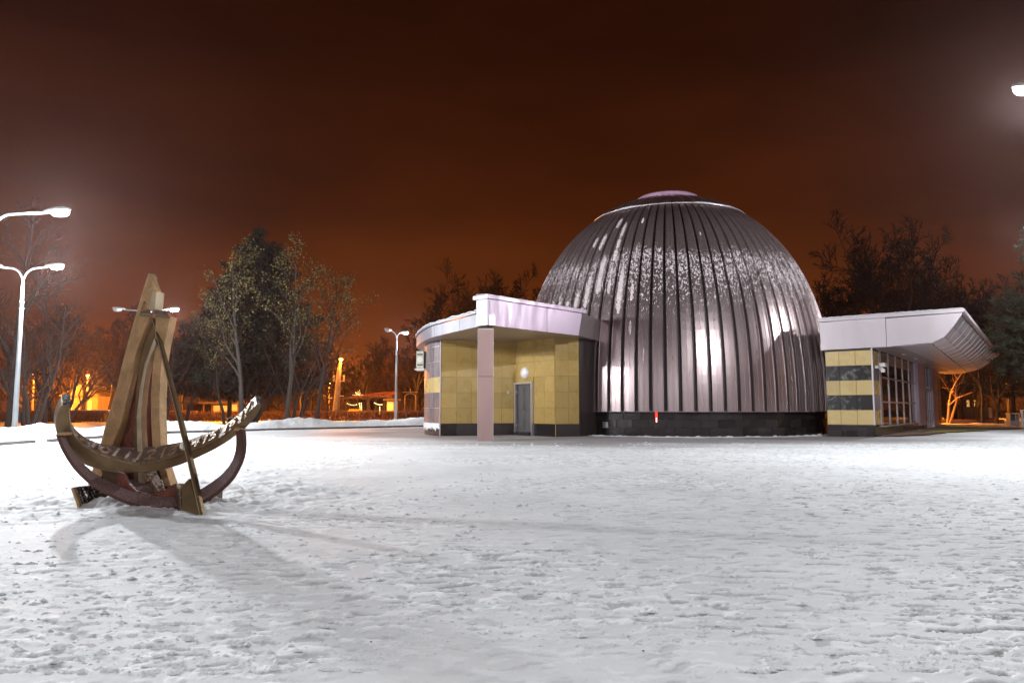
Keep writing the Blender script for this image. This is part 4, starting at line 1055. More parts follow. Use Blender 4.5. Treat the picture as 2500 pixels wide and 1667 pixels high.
am = MB(); k0 = 0; offs = [((a+b)/2-cen).normalized()*.045 for a, b in zip(AL, AH)]
for L_ in (AL, AH, [p+o_ for p, o_ in zip(AH, offs)], [p+o_ for p, o_ in zip(AL, offs)]): am.v += [tuple(p) for p in L_]
for i in range(59):
    for a, b in ((0,60),(60,120),(120,180),(180,0)): am.f.append((a+i, a+i+1, b+i+1, b+i))
am.f.append((0,60,120,180)); am.f.append((59,239,179,119))
arc = fixn(obj('meridian_arc', am, M['snowy_arc'], sd)); bevel(arc, .005)
for q, w_ in ((P(153,1058,9.0), .1), (P(583,1047,9.08), .1)):
    obj('arc_bracket', MB().box(q.x-.045, q.x+.045, q.y-.03, q.y+.12, q.z-.02, q.z+.012), M['gold_bronze'], sd)
# gnomon
def gy(v): return 8.73+(1258-v)/(1258-770)*.97
rod = MB()
A = [P(u, v, gy(v)) for u, v in ((371,775),(404.5,907),(438,1040),(464,1150),(489,1259))]
B_ = [P(u, v, gy(v)) for u, v in ((376,781),(410.5,911),(445.5,1044),(472,1152),(494.7,1259))]
rod.ribbon(A, B_, (.02,.05,.0)); gno = obj('gnomon_rod', rod, M['bronze'], sd); fixn(gno); bevel(gno, .004)
A2 = [p+Vector((-.006,-.004,0)) for p in A]; B2 = [p+Vector((.004,-.004,0)) for p in A]
obj('rod_highlight', MB().ribbon(A2, B2, (0,.02,0)), M['pale_bronze'], gno)  # pale strip drawn as the highlight along the rod's left side
fixn(bevel(obj('gnomon_blade', MB().slab([P(u, v, gy(v)+.02) for u, v in ((461,1168),(442,1187),(445,1246),(490.5,1259))], (.015,.03,0)), M['bronze'], sd), .004))
obj('ball', MB().lathe([(.032*math.sin(a), .032*math.cos(a)) for a in np.linspace(0, PI, 12)], 16, tuple(P(438.6,1187,8.88))), M['pale_bronze'], sd, smooth=True)
obj('ball_stem', MB().tube([P(438,1190,8.9), P(441,1246,8.86)], .022, 10), M['dark_bronze'], sd)
# base
plate('base_plate', [(287,1150),(302,1156),(314,1180),(334,1199),(365,1207),(398,1199),(410,1188),(428,1180),(449,1180),(449,1247),(436,1248),(415,1240),(380,1245),(330,1245),(300,1225),(285,1200)], 9.22, .05, 'red_bronze', s=1, lab='dark red plate with a rounded cut at the foot of the sundial')
plate('base_fin', [(425,1182),(431,1181),(440,1246),(434,1250)], 8.98, .1, 'snowy_arc', s=1)
fixn(obj('basin', MB().slab([P(316,1182,9.28), P(336,1203,9.28), P(365,1210,9.28), P(404,1197,9.28), P(396,1170,9.7), P(312,1170,9.7)], (0,0,-.05)), M['snowy_arc'], sd))
fixn(obj('basin_wall', MB().slab([P(240,1146,9.9),P(420,1146,9.9),P(420,1200,9.9),P(240,1200,9.9)], (0,.04,0)), M['dark_bronze'], sd))
fixn(bevel(obj('basin_rib', MB().slab([P(350,1146,9.40), P(360,1146,9.45), P(386,1198,9.28), P(377,1200,9.26)], (.05,.10,0)), M['bronze'], sd), .004))
plate('hull_side', [(244,1140),(300,1150),(300,1216),(262,1196)], 9.60, .05, 'dark_bronze', s=1)
fixn(bevel(obj('foot_plate', MB().slab([P(178,1189,9.28), P(215,1184.5,9.50), P(252,1187,9.70), P(266,1205,9.75), P(280,1240,9.72), P(238,1252,9.5), P(197,1252,9.26)], (.01,.06,0)), M['snow_blotched_plate'], sd), .004))
obj('foot_edge', MB().obox(P(179.5,1190,9.26), P(201,1252,9.24), .03, .06, Vector((0,1,0))), M['gold_bronze'], sd)
for (a, b) in (((236,1150),(222,1185)), ((262,1150),(232,1186))):
    obj('strut', MB().obox(P(*a,9.9), P(*b,9.85), .02, .05), M['pale_bronze'], sd)
fixn(obj('leg_block', MB().box(-5.35,-3.75,9.55,9.95,-.1,.16), M['dark_bronze'], sd))
# snow heaped on the foot of the sundial
hp = MB(); xs = np.linspace(-5.55, -3.3, 90); ys = np.linspace(8.85, 9.95, 50); XX, YY = np.meshgrid(xs, ys, indexing='ij')
HH = .10*np.exp(-((XX+4.6)/.8)**2-((YY-9.62)/.22)**2)+.03*fbm(XX*4, YY*4, 4, 91, .6)
edge = np.minimum(np.minimum(sstep(-5.55,-5.2,XX), sstep(-3.3,-3.6,XX)), np.minimum(sstep(8.85,9.05,YY), sstep(9.95,9.75,YY)))
HH = HH*edge + ground_h(XX, YY)-.02*(1-edge)+.005*edge
hp.v = [tuple(q) for q in np.stack([XX, YY, HH], -1).reshape(-1, 3)]; hp.f = [tuple(int(i) for i in f) for f in grid_faces(90, 50, 0)]
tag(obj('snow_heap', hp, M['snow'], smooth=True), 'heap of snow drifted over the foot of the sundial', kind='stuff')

# ---------------------------------------------------------------- trees
def tree_meshes(seed, Ht, r0, lean=(0,0), crown0=.25, n1=12, l1=.42, up1=.55, n2=6, n3=6, n4=4, wig=.16, multi=1, splay=.0, droop=0.0, leafn=0, twr=.007, round_=False, twig_len=.5):
    rnd = random.Random(seed); T = MB(); W_ = MB(); Lf = MB()
    def rv(): return Vector((rnd.gauss(0,1), rnd.gauss(0,1), rnd.gauss(0,1)))
    def grow(p, d, L_, r, lvl):
        ns_ = (7, 5, 4, 3, 2)[lvl]; pts_ = [p]; rs = [r]; ds = [d]
        for i in range(ns_):
            d = (d+rv()*wig*(.5 if lvl == 0 else 1)+Vector((0,0,(.10 if lvl else .05)-droop*(lvl >= 2)*.25))).normalized()
            p = p+d*(L_/ns_); r_ = r*(1-(.72 if lvl else .80)*(i+1)/ns_); pts_.append(p); rs.append(max(r_, twr*.5)); ds.append(d)
        (T if lvl <= 1 else W_).tube(pts_, rs, (7, 5, 4, 3, 3)[lvl], cap=False)
        if lvl == 4 or (lvl == 3 and n4 == 0):
            if leafn and rnd.random() < .75:
                for _ in range(leafn):
                    c_ = p+rv()*.18; a = rv().normalized()*rnd.uniform(.05,.10); b = a.cross(rv()).normalized()*rnd.uniform(.035,.07)
                    Lf.add([c_-a, c_+b, c_+a, c_-b], [(0,1,2,3)])
            return
        cnt = (n1, n2, n3, n4)[lvl]
        for k in range(cnt):
            f = (crown0 if lvl == 0 else .22)+(1-(crown0 if lvl == 0 else .22))*(k+rnd.random()*.9)/cnt
            f = min(f, .99); x = f*ns_; i = int(x); q = pts_[i].lerp(pts_[i+1], x-i); dd = ds[i+1]
            side = dd.cross(rv()).normalized()
            upw = (up1 if lvl == 0 else .5)
            nd = (side*(1-upw*.6)+dd*upw+Vector((0,0,.12-droop*(.3 if lvl >= 1 else 0)))).normalized()
            if lvl == 0: l_ = Ht*l1*(1-.62*(f-crown0)/(1-crown0)) * rnd.uniform(.8, 1.15)
            else: l_ = L_*(twig_len)*(1-.45*f)*rnd.uniform(.7, 1.2)
            if round_ and lvl == 0: l_ = Ht*l1*rnd.uniform(.85, 1.1)
            grow(q, nd, l_, max(twr, (rs[i]*.55 if lvl else rs[i]*.6)), lvl+1)
    for m_ in range(multi):
        a = 2*PI*(m_+rnd.random()*.5)/max(1, multi)
        d0 = Vector((lean[0]+splay*math.cos(a), lean[1]+splay*math.sin(a), 1)).normalized()
        grow(Vector((.25*splay*math.cos(a)*r0*6, .25*splay*math.sin(a)*r0*6, -.15)), d0, Ht*(.80 if multi == 1 else rnd.uniform(.6,.85)), r0*(1 if multi == 1 else .62), 0)
    return T, W_, Lf
_tp = {}
def tree_proto(key, bark, twig, leaf=None, **k):
    T, W_, Lf = tree_meshes(**k)
    ms_ = []
    for nm, mb, mk in (('trunk', T, bark), ('twigs', W_, twig), ('leaves', Lf, leaf)):
        if not mb.v: continue
        me_ = bpy.data.meshes.new(nm); me_.from_pydata(mb.v, [], mb.f); me_.update(); me_.materials.append(M[mk])
        if nm == 'trunk': me_.polygons.foreach_set('use_smooth', [True]*len(me_.polygons))
        ms_.append((nm, me_))
    _tp[key] = ms_
def plant(key, name, loc, rz=0, s=1.0, label=None, cat='tree', group=None, sz=None):
    x, y = loc[0], loc[1]
    r = thing(name, label, cat, (x, y, gh(x, y)-.03), group, rz); r.scale = (s, s, sz or s)
    for nm, me_ in _tp[key]:
        o = link(nm, me_, None, r)
        if nm == 'leaves': o['kind'] = 'stuff'
    return r
def X_at(u, Y): return (u-1250)/1858.0*Y
def TP(u, Y): return (X_at(u, Y), Y)

tree_proto('bare_a', 'bark_dark', 'twig_brown', seed=1, Ht=13, r0=.20, crown0=.22, n1=13, n2=6, n3=6, n4=4)
tree_proto('bare_b', 'bark_dark', 'twig_brown', seed=2, Ht=12, r0=.17, crown0=.30, n1=12, up1=.7, n2=7, n3=6, n4=3, l1=.36)
tree_proto('bare_c', 'bark_dark', 'twig_dark', seed=3, Ht=11, r0=.22, crown0=.18, n1=11, n2=7, n3=6, n4=4, l1=.46, up1=.4)
tree_proto('wood_a', 'bark_dark', 'twig_dark', seed=51, Ht=12, r0=.22, crown0=.16, n1=13, n2=7, n3=6, n4=5, twig_len=.62, twr=.034, l1=.40)
tree_proto('wood_b', 'bark_dark', 'twig_brown', seed=52, Ht=11, r0=.20, crown0=.2, n1=12, n2=7, n3=6, n4=5, twig_len=.62, twr=.034, up1=.7, l1=.36)
tree_proto('wood_c', 'bark_dark', 'twig_dark', seed=53, Ht=11, r0=.22, crown0=.12, n1=14, n2=7, n3=6, n4=5, twig_len=.62, twr=.034, l1=.42, up1=.4)
tree_proto('fan_a', 'bark_dark', 'twig_brown', seed=5, Ht=9.5, r0=.20, multi=5, splay=.45, crown0=.3, n1=6, n2=5, n3=5, n4=3, l1=.36, up1=.6, wig=.20)
tree_proto('fan_b', 'bark_dark', 'twig_dark', seed=6, Ht=8.5, r0=.20, multi=4, splay=.6, crown0=.25, n1=6, n2=5, n3=5, n4=3, l1=.4, up1=.6, wig=.22, lean=(.15,0))
tree_proto('tall', 'bark_dark', 'twig_brown', seed=8, Ht=14.5, r0=.17, crown0=.2, n1=15, n2=7, n3=7, n4=4, l1=.42, up1=.55, twr=.008)
tree_proto('leafy_a', 'bark_grey', 'twig_brown', 'autumn_leaf', seed=11, Ht=15.5, r0=.21, lean=(.09,0), crown0=.30, n1=11, n2=7, n3=6, n4=5, l1=.36, up1=.75, leafn=1, twr=.012, wig=.12)
tree_proto('leafy_b', 'bark_grey', 'twig_brown', 'autumn_leaf', seed=12, Ht=16, r0=.20, lean=(.18,0), crown0=.26, n1=11, n2=7, n3=7, n4=4, l1=.36, up1=.7, leafn=1, twr=.012, wig=.13)
tree_proto('leafy_c', 'bark_dark', 'twig_brown', 'autumn_leaf', seed=15, Ht=13.5, r0=.16, lean=(.02,0), crown0=.25, n1=12, n2=6, n3=5, n4=4, l1=.36, up1=.65, leafn=1, twr=.011)
tree_proto('round', 'bark_dark', 'twig_dark', seed=21, Ht=13.5, r0=.50, crown0=.22, n1=16, n2=9, n3=8, n4=8, l1=.70, up1=.35, round_=True, twr=.042, wig=.15, twig_len=.56)
tree_proto('poplar', 'bark_dark', 'twig_dark', seed=23, Ht=19, r0=.28, crown0=.15, n1=26, n2=7, n3=6, n4=5, l1=.25, up1=.95, twr=.04)
tree_proto('bent', 'bark_pale', 'twig_brown', seed=31, Ht=7.2, r0=.20, multi=2, splay=.35, lean=(.40,0), crown0=.35, n1=6, n2=5, n3=4, n4=3, l1=.45, up1=.7, wig=.22)
# pines
def pine_proto(key, seed, Ht, spread, clump=.42, dens=9, z0=.12, nw=22, mk='pine_needles', gap=1.0):
    rnd = random.Random(seed); T = MB(); Nd = MB()
    T.tube([(0,0,-.2),(.05,.02,Ht*.5),(0,0,Ht)], [Ht*.016,Ht*.010,.02], 8, cap=False)
    for k in range(nw):
        f = k/(nw-1); z = Ht*(z0+(1-z0)*f**.92)
        nb = 6 if f < .9 else 4
        for j in range(nb):
            a = 2*PI*(j+rnd.random())/nb; L_ = spread*(1-f)**.75*rnd.uniform(.65, 1.1)+.25
            pts_ = []; 
            for i in range(5):
                t_ = i/4; pts_.append(Vector((math.cos(a)*L_*t_, math.sin(a)*L_*t_, z+L_*(-.06*t_+.22*t_*t_)+rnd.uniform(-.05,.05))))
            T.tube(pts_, [.05*(1-f)+.015, .04*(1-f)+.012, .03*(1-f)+.01, .015, .008], 4, cap=False)
            ncl = max(2, int(L_*3.0))
            for c_ in range(ncl):
                t_ = .22+.80*(c_+rnd.random())/ncl; i = min(3, int(min(t_, .999)*4)); p = pts_[i].lerp(pts_[i+1], min(1.0, t_*4-i))
                sd_ = Vector((-math.sin(a), math.cos(a), 0))*rnd.gauss(0, .32*L_*.5*(.4+t_)); p = p+sd_*.55+Vector((0,0,rnd.uniform(-.05,.22)))
                R_ = clump*rnd.uniform(.6, 1.15)
                for _ in range(dens):
                    d = Vector((rnd.gauss(0,1), rnd.gauss(0,1), rnd.gauss(0,.8)+.5)).normalized()*R_; s_ = d.cross(Vector((rnd.gauss(0,1), rnd.gauss(0,1), rnd.gauss(0,1)))).normalized()*R_*.16
                    Nd.add([p-s_, p+s_, p+d], [(0,1,2)])
    res = []
    for nm, mb, m_ in (('trunk', T, 'bark_dark'), ('needles', Nd, mk)):
        me_ = bpy.data.meshes.new(nm); me_.from_pydata(mb.v, [], mb.f); me_.update(); me_.materials.append(M[m_]); res.append((nm, me_))
    _tp[key] = res
pine_proto('pine_big', 41, 15.6, 6.6, clump=.70, dens=20, z0=.16, nw=24)
pine_proto('pine_right', 42, 14.6, 4.7, clump=.42, dens=22, z0=.20, nw=24, mk='frosted_needles')
pine_proto('spruce', 43, 9.5, 2.6, clump=.40, dens=8, nw=16)

plant('pine_big', 'pine_tree', TP(622, 60), 0.3, .97, 'dark dense pine standing behind the bare leafy trees left of centre')
plant('leafy_a', 'leafy_tree', TP(592, 50), 0.0, .87, 'slender grey tree with few yellow leaves, in front of the dark pine')
plant('leafy_b', 'leafy_tree', TP(697, 51), 0.0, .86, 'tree with pale leaning trunk and sparse yellow leaves, right of the pine')
plant('leafy_c', 'leafy_tree', TP(772, 50), 1.0, .95, 'slim dark trunked tree with few leaves, rightmost of the leafy group')
plant('leafy_c', 'leafy_tree', TP(548, 54), 2.6, .72, 'small sparse tree at the left edge of the leafy group')
plant('tall', 'bare_tree', TP(20, 41), 0.5, 1.0, 'tall bare tree rising at the left edge above the lamp glare')
plant('tall', 'bare_tree', TP(110, 47), 2.2, .80, 'bare tree reaching behind the twin armed left lamp')
plant('fan_a', 'bare_tree', TP(72, 41), 0.2, .95, 'many stemmed dark tree fanning out right of the left lamp post')
plant('fan_b', 'bare_tree', TP(150, 50), 1.0, 1.0, 'bent dark tree with crossing trunks left of the sundial')
plant('fan_b', 'bare_tree', TP(330, 56), 3.0, 1.0, 'bent dark tree right behind the sail of the sundial', )
plant('bare_c', 'bare_tree', TP(405, 55), 3.0, .82, 'dark bare tree leaning behind the gnomon of the sundial')
plant('bare_a', 'bare_tree', TP(455, 60), 1.4, .78, 'bare tree between the sundial and the dark pine')
plant('fan_a', 'bare_tree', TP(720, 56), 1.9, .95, 'cluster of dark slanting trunks right of the pale leaning trunk')
plant('fan_b', 'bare_tree', TP(618, 57), .6, .85, 'dark slanting stems at the foot of the big pine')
plant('poplar', 'poplar_tree', TP(1003, 92), 0, 1.0, 'tall dark poplar rising behind the slim lamp post')
plant('poplar', 'poplar_tree', TP(1075, 100), 1.3, .93, 'dark poplar just right of the tallest one, behind the wing')
plant('round', 'willow_tree', TP(2165, 78), 0.4, 1.06, 'huge round bare willow crown above the entrance hall roof')
plant('round', 'willow_tree', TP(2325, 84), 2.4, .96, 'second round bare crown at the right shoulder of the big willow')
plant('round', 'willow_tree', TP(1165, 92), 1.1, .92, 'round dark crown just left of the dome, above the side wing roof')
plant('round', 'willow_tree', TP(1285, 98), 3.1, .90, 'round dark crown peeping out at the left flank of the dome')
plant('pine_big', 'pine_tree', TP(560, 66), 1.7, .86, 'lower dark pine at the left side of the dense pine')
plant('bare_b', 'bare_tree', TP(2060, 72), 1.4, .85, 'bare tree low between the dome and the big willow')
plant('pine_right', 'pine_tree', TP(2625, 46), 0.9, 1.04, 'frosted pine whose boughs enter at the right edge')
plant('pine_right', 'pine_tree', TP(2475, 66), 2.2, .80, 'shorter pine behind the boughs at the right edge')
plant('bent', 'bent_tree', (X_at(2312, 60), 60), .1, .95, 'pale bent tree lit orange right beside the entrance hall')
plant('bare_b', 'bare_tree', TP(2398, 56), .6, .72, 'slanting dark trunk between the hall and the litter bin')
plant('bare_c', 'bare_tree', TP(2432, 59), 2.0, .70, 'dark crooked tree left of the litter bin')
plant('bare_a', 'bare_tree', TP(2350, 70), 2.4, .75, 'bare tree under the tip of the canopy')
plant('spruce', 'spruce_tree', TP(2230, 92), 2.4, 1.0, 'dark spruce hidden low behind the hall roof')
rnd = random.Random(77); keys = ['wood_a','wood_b','wood_c','wood_b','wood_a']
def where(u):
    for lim, w_ in ((60,'behind the far left lamp post'),(170,'left of the sundial'),(290,'above the left horn of the sundial'),(400,'behind the sundial sail'),(500,'between sundial and big pine'),(620,'behind the big pine'),(760,'behind the leafy trees'),(860,'by the leaning orange lamp pole'),(960,'left of the slim lamp post'),(1100,'behind the slate wall and slim lamp'),(1400,'behind the side wing'),(2180,'behind the left of the hall roof'),(2330,'behind the canopy of the hall'),(2460,'among the trunks left of the litter bin')):
        if u < lim: return w_
    return 'behind the pine at the right edge'
k = 0
for row, (Yr, uu) in enumerate(((86, np.linspace(-40, 930, 17)), (108, np.linspace(-60, 1240, 19)), (128, np.linspace(0, 1300, 15)), (96, np.linspace(2090, 2620, 8)))):
    for u in uu:
        Y = Yr+rnd.uniform(-7, 7); s = rnd.uniform(.88, 1.12)*(1.16 if row == 0 else 1.15 if row == 1 else 1.3)*(1.0 if u < 480 or u > 2000 else .80 if u < 860 else .84)
        plant(keys[k % 5], 'wood_tree', TP(u+rnd.uniform(-22, 22), Y), rnd.uniform(0, 6.28), s*.9, ('front row','second row','back row','front row')[row]+' wood tree, '+where(u), 'tree', 'bare trees of the wood beyond the hedge', sz=s*rnd.uniform(.85,1.05)); k += 1
same = {}
for o in list(C.objects):
    if o.get('group') == 'bare trees of the wood beyond the hedge': same.setdefault(o['label'], []).append(o)
for lab, os_ in same.items():
    if len(os_) > 1:
        os_.sort(key=lambda o: o.location.x/o.location.y)
        for i, o in enumerate(os_): o['label'] = lab+(', left one' if i == 0 else ', right one' if i == len(os_)-1 else ', middle one')
# hedge: mass of twigs
def twig_mass(name, label, path, hgt, wid, n, mk, seed):
    rnd = random.Random(seed); m_ = MB(); pth = [Vector((a, b, 0)) for a, b in path]
    L_ = [0]
    for a, b in zip(pth[:-1], pth[1:]): L_.append(L_[-1]+(b-a).length)
    for _ in range(n):
        s = rnd.random()*L_[-1]; i = 0
        while s > L_[i+1]: i += 1
        p = pth[i].lerp(pth[i+1], (s-L_[i])/(L_[i+1]-L_[i])); p = p+Vector((rnd.uniform(-wid,wid), rnd.uniform(-wid,wid), rnd.random()*hgt*.8))
        d = Vector((rnd.gauss(0,.4), rnd.gauss(0,.4), 1)).normalized()*rnd.uniform(.2,.45)*min(1.2,hgt); w_ = d.cross(Vector((rnd.gauss(0,1), rnd.gauss(0,1), 0))).normalized()*.022
        m_.add([p-w_, p+w_, p+d], [(0,1,2)])
    return tag(obj(name, m_, M[mk]), label, kind='stuff')
twig_mass('hedge', 'clipped bare hedge glowing orange beyond the snowbank', [TP(-60,66),TP(380,70),TP(800,74),TP(1120,82)], 1.05, .55, 26000, 'hedge_twigs', 5)
twig_mass('undergrowth', 'dark undergrowth at the foot of the far wood', [TP(-150,118),TP(600,122),TP(1300,126)], 4.5, 2.5, 16000, 'twig_dark', 6)
twig_mass('undergrowth', 'dark undergrowth in the wood right of the hall', [TP(2200,100),TP(2700,92)], 5.0, 3.0, 12000, 'twig_dark', 7)

# ---------------------------------------------------------------- park buildings beyond the hedge
def bx(n_, a, mk, par): return obj(n_, MB().box(*a), M[mk], par, local=True)
def stall(u, Y, w_, h_, label, wall='orange_render', dark=False, name='kiosk', glow=False, dpt=2.5):
    x = X_at(u, Y); r = thing(name, label, name.replace('_', ' '), (x, Y, 0))
    bx('wall', (-w_/2, w_/2, 0, dpt, 0, h_*.42), wall, r); bx('back_wall', (-w_/2, w_/2, dpt-.1, dpt, h_*.42, h_), wall, r)
    bx('roof', (-w_/2-.3, w_/2+.3, -.5, dpt+.2, h_, h_+.18), 'dark_wood' if dark else 'weathered_wood', r)
    for sx in (-1, 0, 1): bx('post', (sx*(w_/2-.08)-.06, sx*(w_/2-.08)+.06, -.02, .1, h_*.42, h_), wall if not dark else 'dark_wood', r)
    bx('counter', (-w_/2-.05, w_/2+.05, -.25, .15, h_*.42, h_*.42+.06), 'weathered_wood', r)
    if glow: bx('lit_panel', (-w_/2+.2, w_/2-.2, dpt-.16, dpt-.11, h_*.5, h_*.9), 'window_glow', r)
    return r
stall(470, 80, 3.4, 1.75, 'long dark shuttered stall behind the gnomon', 'dark_wood', True)
stall(517, 79, 1.9, 1.75, 'small orange kiosk with lit opening right of the dark stall', 'orange_render', glow=True)
stall(548, 82, 1.4, 1.9, 'narrow pale kiosk between the lit one and the booth', 'pale_render', glow=True)
b_ = stall(592, 80, 1.2, 1.7, 'square orange booth below the scalloped pavilion', 'orange_render')
# scalloped pavilion
x = X_at(577, 88); pv = thing('pavilion', 'small lit pavilion with scalloped arches on slim posts', 'pavilion', (x, 88, 0))
for sx in (-1.9, -.6, .6, 1.9): bx('post', (sx-.07, sx+.07, -.07, .07, 0, 3.0), 'pale_render', pv)
for k in range(3):
    c_ = -1.25+k*1.25; m_ = MB(); A = []; B_ = []
    for i in range(11):
        a = PI*i/10; A.append((c_-.6*math.cos(a), 0, 2.35+.5*math.sin(a))); B_.append((c_-.62*math.cos(a), 0, 3.1))
    obj('arch', m_.ribbon(A, B_, (0,.12,0)), M['kiosk_yellow'], pv, local=True)
obj('roof', MB().lathe([(2.3,3.1),(1.2,3.4),(.1,3.7)], 8), M['rust_paint'], pv, local=True)
bx('floor', (-2.1,2.1,-1,1.2,0,1.15), 'weathered_wood', pv)
# house with lit window, left
x = X_at(195, 96); hs = thing('park_house', 'gabled orange house glimpsed behind the left end of the sundial', 'house', (x, 96, 0))
bx('wall', (-2.2, 2.2, 0, 4, 0, 2.9), 'orange_render', hs)
obj('roof', MB().slab([(-2.6,-.3,2.85),(2.6,-.3,2.85),(0,-.3,4.3)], (0,4.6,0)), M['weathered_wood'], hs, local=True)
for sx in (-1.2, .2, 1.2):
    f_ = bx('window', (sx-.28, sx+.28, -.05, .0, .9, 2.3), 'pale_render', hs); bx('pane', (sx-.2, sx+.2, -.08, -.055, 1.0, 2.2), 'window_glow' if sx != .2 else 'dark_wood', f_)
# low slab walls
def low_wall(u0, u1, Y, h_, label, mk='pale_render'):
    x0, x1 = X_at(u0, Y), X_at(u1, Y); r = thing('low_wall', label, 'wall', ((x0+x1)/2, Y, 0)); hw = (x1-x0)/2; n = max(2, int((x1-x0)/2.2))
    for k in range(n): bx('wall_panel', (-hw+2*hw*k/n+.02, -hw+2*hw*(k+1)/n-.02, 0, .18, .25, h_), mk, r)
    bx('coping', (-hw, hw, -.05, .22, h_, h_+.08), mk, r); bx('footing', (-hw, hw, -.02, .2, -.1, .25), 'kerb_stone', r)
low_wall(-70, 245, 73, 1.0, 'low orange lit panel wall left of the sundial', 'orange_render')
low_wall(385, 480, 76, .95, 'low orange wall in front of the dark stall', 'orange_render')
low_wall(2290, 2450, 61, .30, 'low rust coloured kerb wall right of the entrance hall', 'rust_paint')
# fallen trunk table and benches
x = X_at(250, 70)
bt = thing('picnic_table', 'snow topped wooden table beyond the snowbank left of the sail', 'table', (x, 68, 0))
bx('tabletop', (-2.2,1.8,-.4,.4,.95,1.08), 'weathered_wood', bt); bx('snow_cover', (-2.2,1.8,-.4,.4,1.085,1.14), 'piled_snow', bt)
for sx in (-1.6, 1.3): bx('leg', (sx-.1,sx+.1,-.3,.3,-.05,.94), 'dark_wood', bt)
# rail fence
x0, x1 = X_at(700, 66), X_at(1075, 69); fn = thing('rail_fence', 'low rusty rail fence on posts before the hedge', 'fence', (x0, 66, 0))
d_ = Vector((x1-x0, 3, 0)); n = 13
for k in range(n+1):
    p = d_*k/n; bx('post', (p.x-.03, p.x+.03, p.y-.03, p.y+.03, -.1, 1.02), 'rust_paint', fn)
for z in (.35, .98): obj('rail', MB().obox((0,0,z), (d_.x, d_.y, z), .04, .05), M['rust_paint'], fn, local=True)
# truss arch canopy
tr_ = thing('truss_canopy', 'rust red truss roof arching over the far stalls', 'canopy', (X_at(905, 84), 84, 0))
def tp(zx, zy): q = P(740+zx/7.35, 880+zy/7.35, 84); return q
up_ = [tp(820,668), tp(970,640), tp(1130,625), tp(1300,592), tp(1480,578), tp(1650,574)]
lo_ = [tp(820,690), tp(970,690), tp(1180,702), tp(1330,692), tp(1490,655), tp(1660,582)]
for dy in (0, 1.2):
    for L_ in (up_, lo_):
        obj('chord', MB().tube([p+Vector((0,dy,0)) for p in L_], .09, 6), M['rust_paint'], tr_)
wb = MB(); 
for i in range(20):
    f = i/19*4.9; a = int(f); A = up_[a].lerp(up_[a+1], f-a); f2 = min(4.95, f+.12); b = int(f2); B_ = lo_[b].lerp(lo_[b+1], f2-b)
    f3 = max(0, f-.12); c_ = int(f3); C_ = lo_[c_].lerp(lo_[c_+1], f3-c_); wb.obox(A, B_, .06, .06).obox(A, C_, .06, .06)
obj('web', wb, M['rust_paint'], tr_)
for p in (up_[0], lo_[2], up_[5]): obj('post', MB().tube([p, (p.x, p.y, -.1)], .08, 6), M['dark_wood'], tr_)
# stalls under it with bulb strings
stall(872, 82, 2.6, 2.3, 'open stall with round lit barrels under the truss roof', 'dark_wood', True)
stall(917, 82, 2.0, 2.4, 'dark open stall in the middle under the truss roof', 'dark_wood', True)
yk = stall(953, 80, .8, 2.1, 'narrow bright yellow kiosk beside the slim lamp post', 'kiosk_yellow', name='kiosk')
for z in (1.0, 1.5, 1.95): bx('shelf', (-.42, .42, -.08, -.01, z, z+.05), 'white_paint', yk)
bx('shutter', (-.36, .36, -.05, 0, .95, 2.05), 'kiosk_yellow', yk); bx('glow_panel', (-.32,.32,-.07,-.055,1.05,1.95), 'window_glow', yk)
sb = thing('bulb_string', 'strings of tiny warm bulbs hung along the far stalls', 'string lights', (X_at(915, 81), 81, 0)); rnd = random.Random(4)
bm2 = MB(); wire = MB()
for (a, b, sag) in ((tp(900,770), tp(1085,780), .15), (tp(1370,760), tp(1500,790), .08), (tp(1110,765), tp(1130,930), 0), (tp(1140,765), tp(1150,930), 0), (tp(1460,830), tp(1462,960), 0)):
    a = Vector((a.x, 81, a.z)); b = Vector((b.x, 81, b.z)); n = max(7, int((b-a).length/.18)); pr = None
    for i in range(n+1):
        p = a.lerp(b, i/n)+Vector((0,0,-sag*4*(i/n)*(1-i/n))); 
        bm2.box(p.x-.035, p.x+.035, p.y-.035, p.y+.035, p.z-.05, p.z+.02)
        if pr is not None: wire.obox(pr, p+Vector((0,0,.04)), .012, .012)
        pr = p+Vector((0,0,.04))
obj('bulb', bm2, M['bulb_glow'], sb); obj('wire', wire, M['black_plastic'], sb)
# ornamental lit finial with branching bulbs on a post
ft = thing('light_tree', 'small ornament of warm lights on a post at the truss', 'ornament', (X_at(892, 80), 80, 0))
ftm = MB(); q0 = tp(1115, 640); c_ = Vector((q0.x, 80, q0.z))
for a in np.linspace(.2, PI-.2, 9):
    for r_ in (.2, .36, .52): p = c_+Vector((math.cos(a)*r_*(.7+.3*math.sin(a*7)), 0, math.sin(a)*r_*(.8+.3*math.cos(a*5)))); ftm.box(p.x-.022,p.x+.022,p.y-.022,p.y+.022,p.z-.022,p.z+.022)
obj('bulb', ftm, M['bulb_glow'], ft); obj('post', MB().tube([c_, (c_.x, 80, -.1)], .05, 6), M['dark_wood'], ft)
br_ = MB()
for a in np.linspace(.2, PI-.2, 9): br_.tube([c_, c_+Vector((math.cos(a)*.5, .03, math.sin(a)*.5))], .012, 4)
obj('branch', br_, M['rust_paint'], ft)
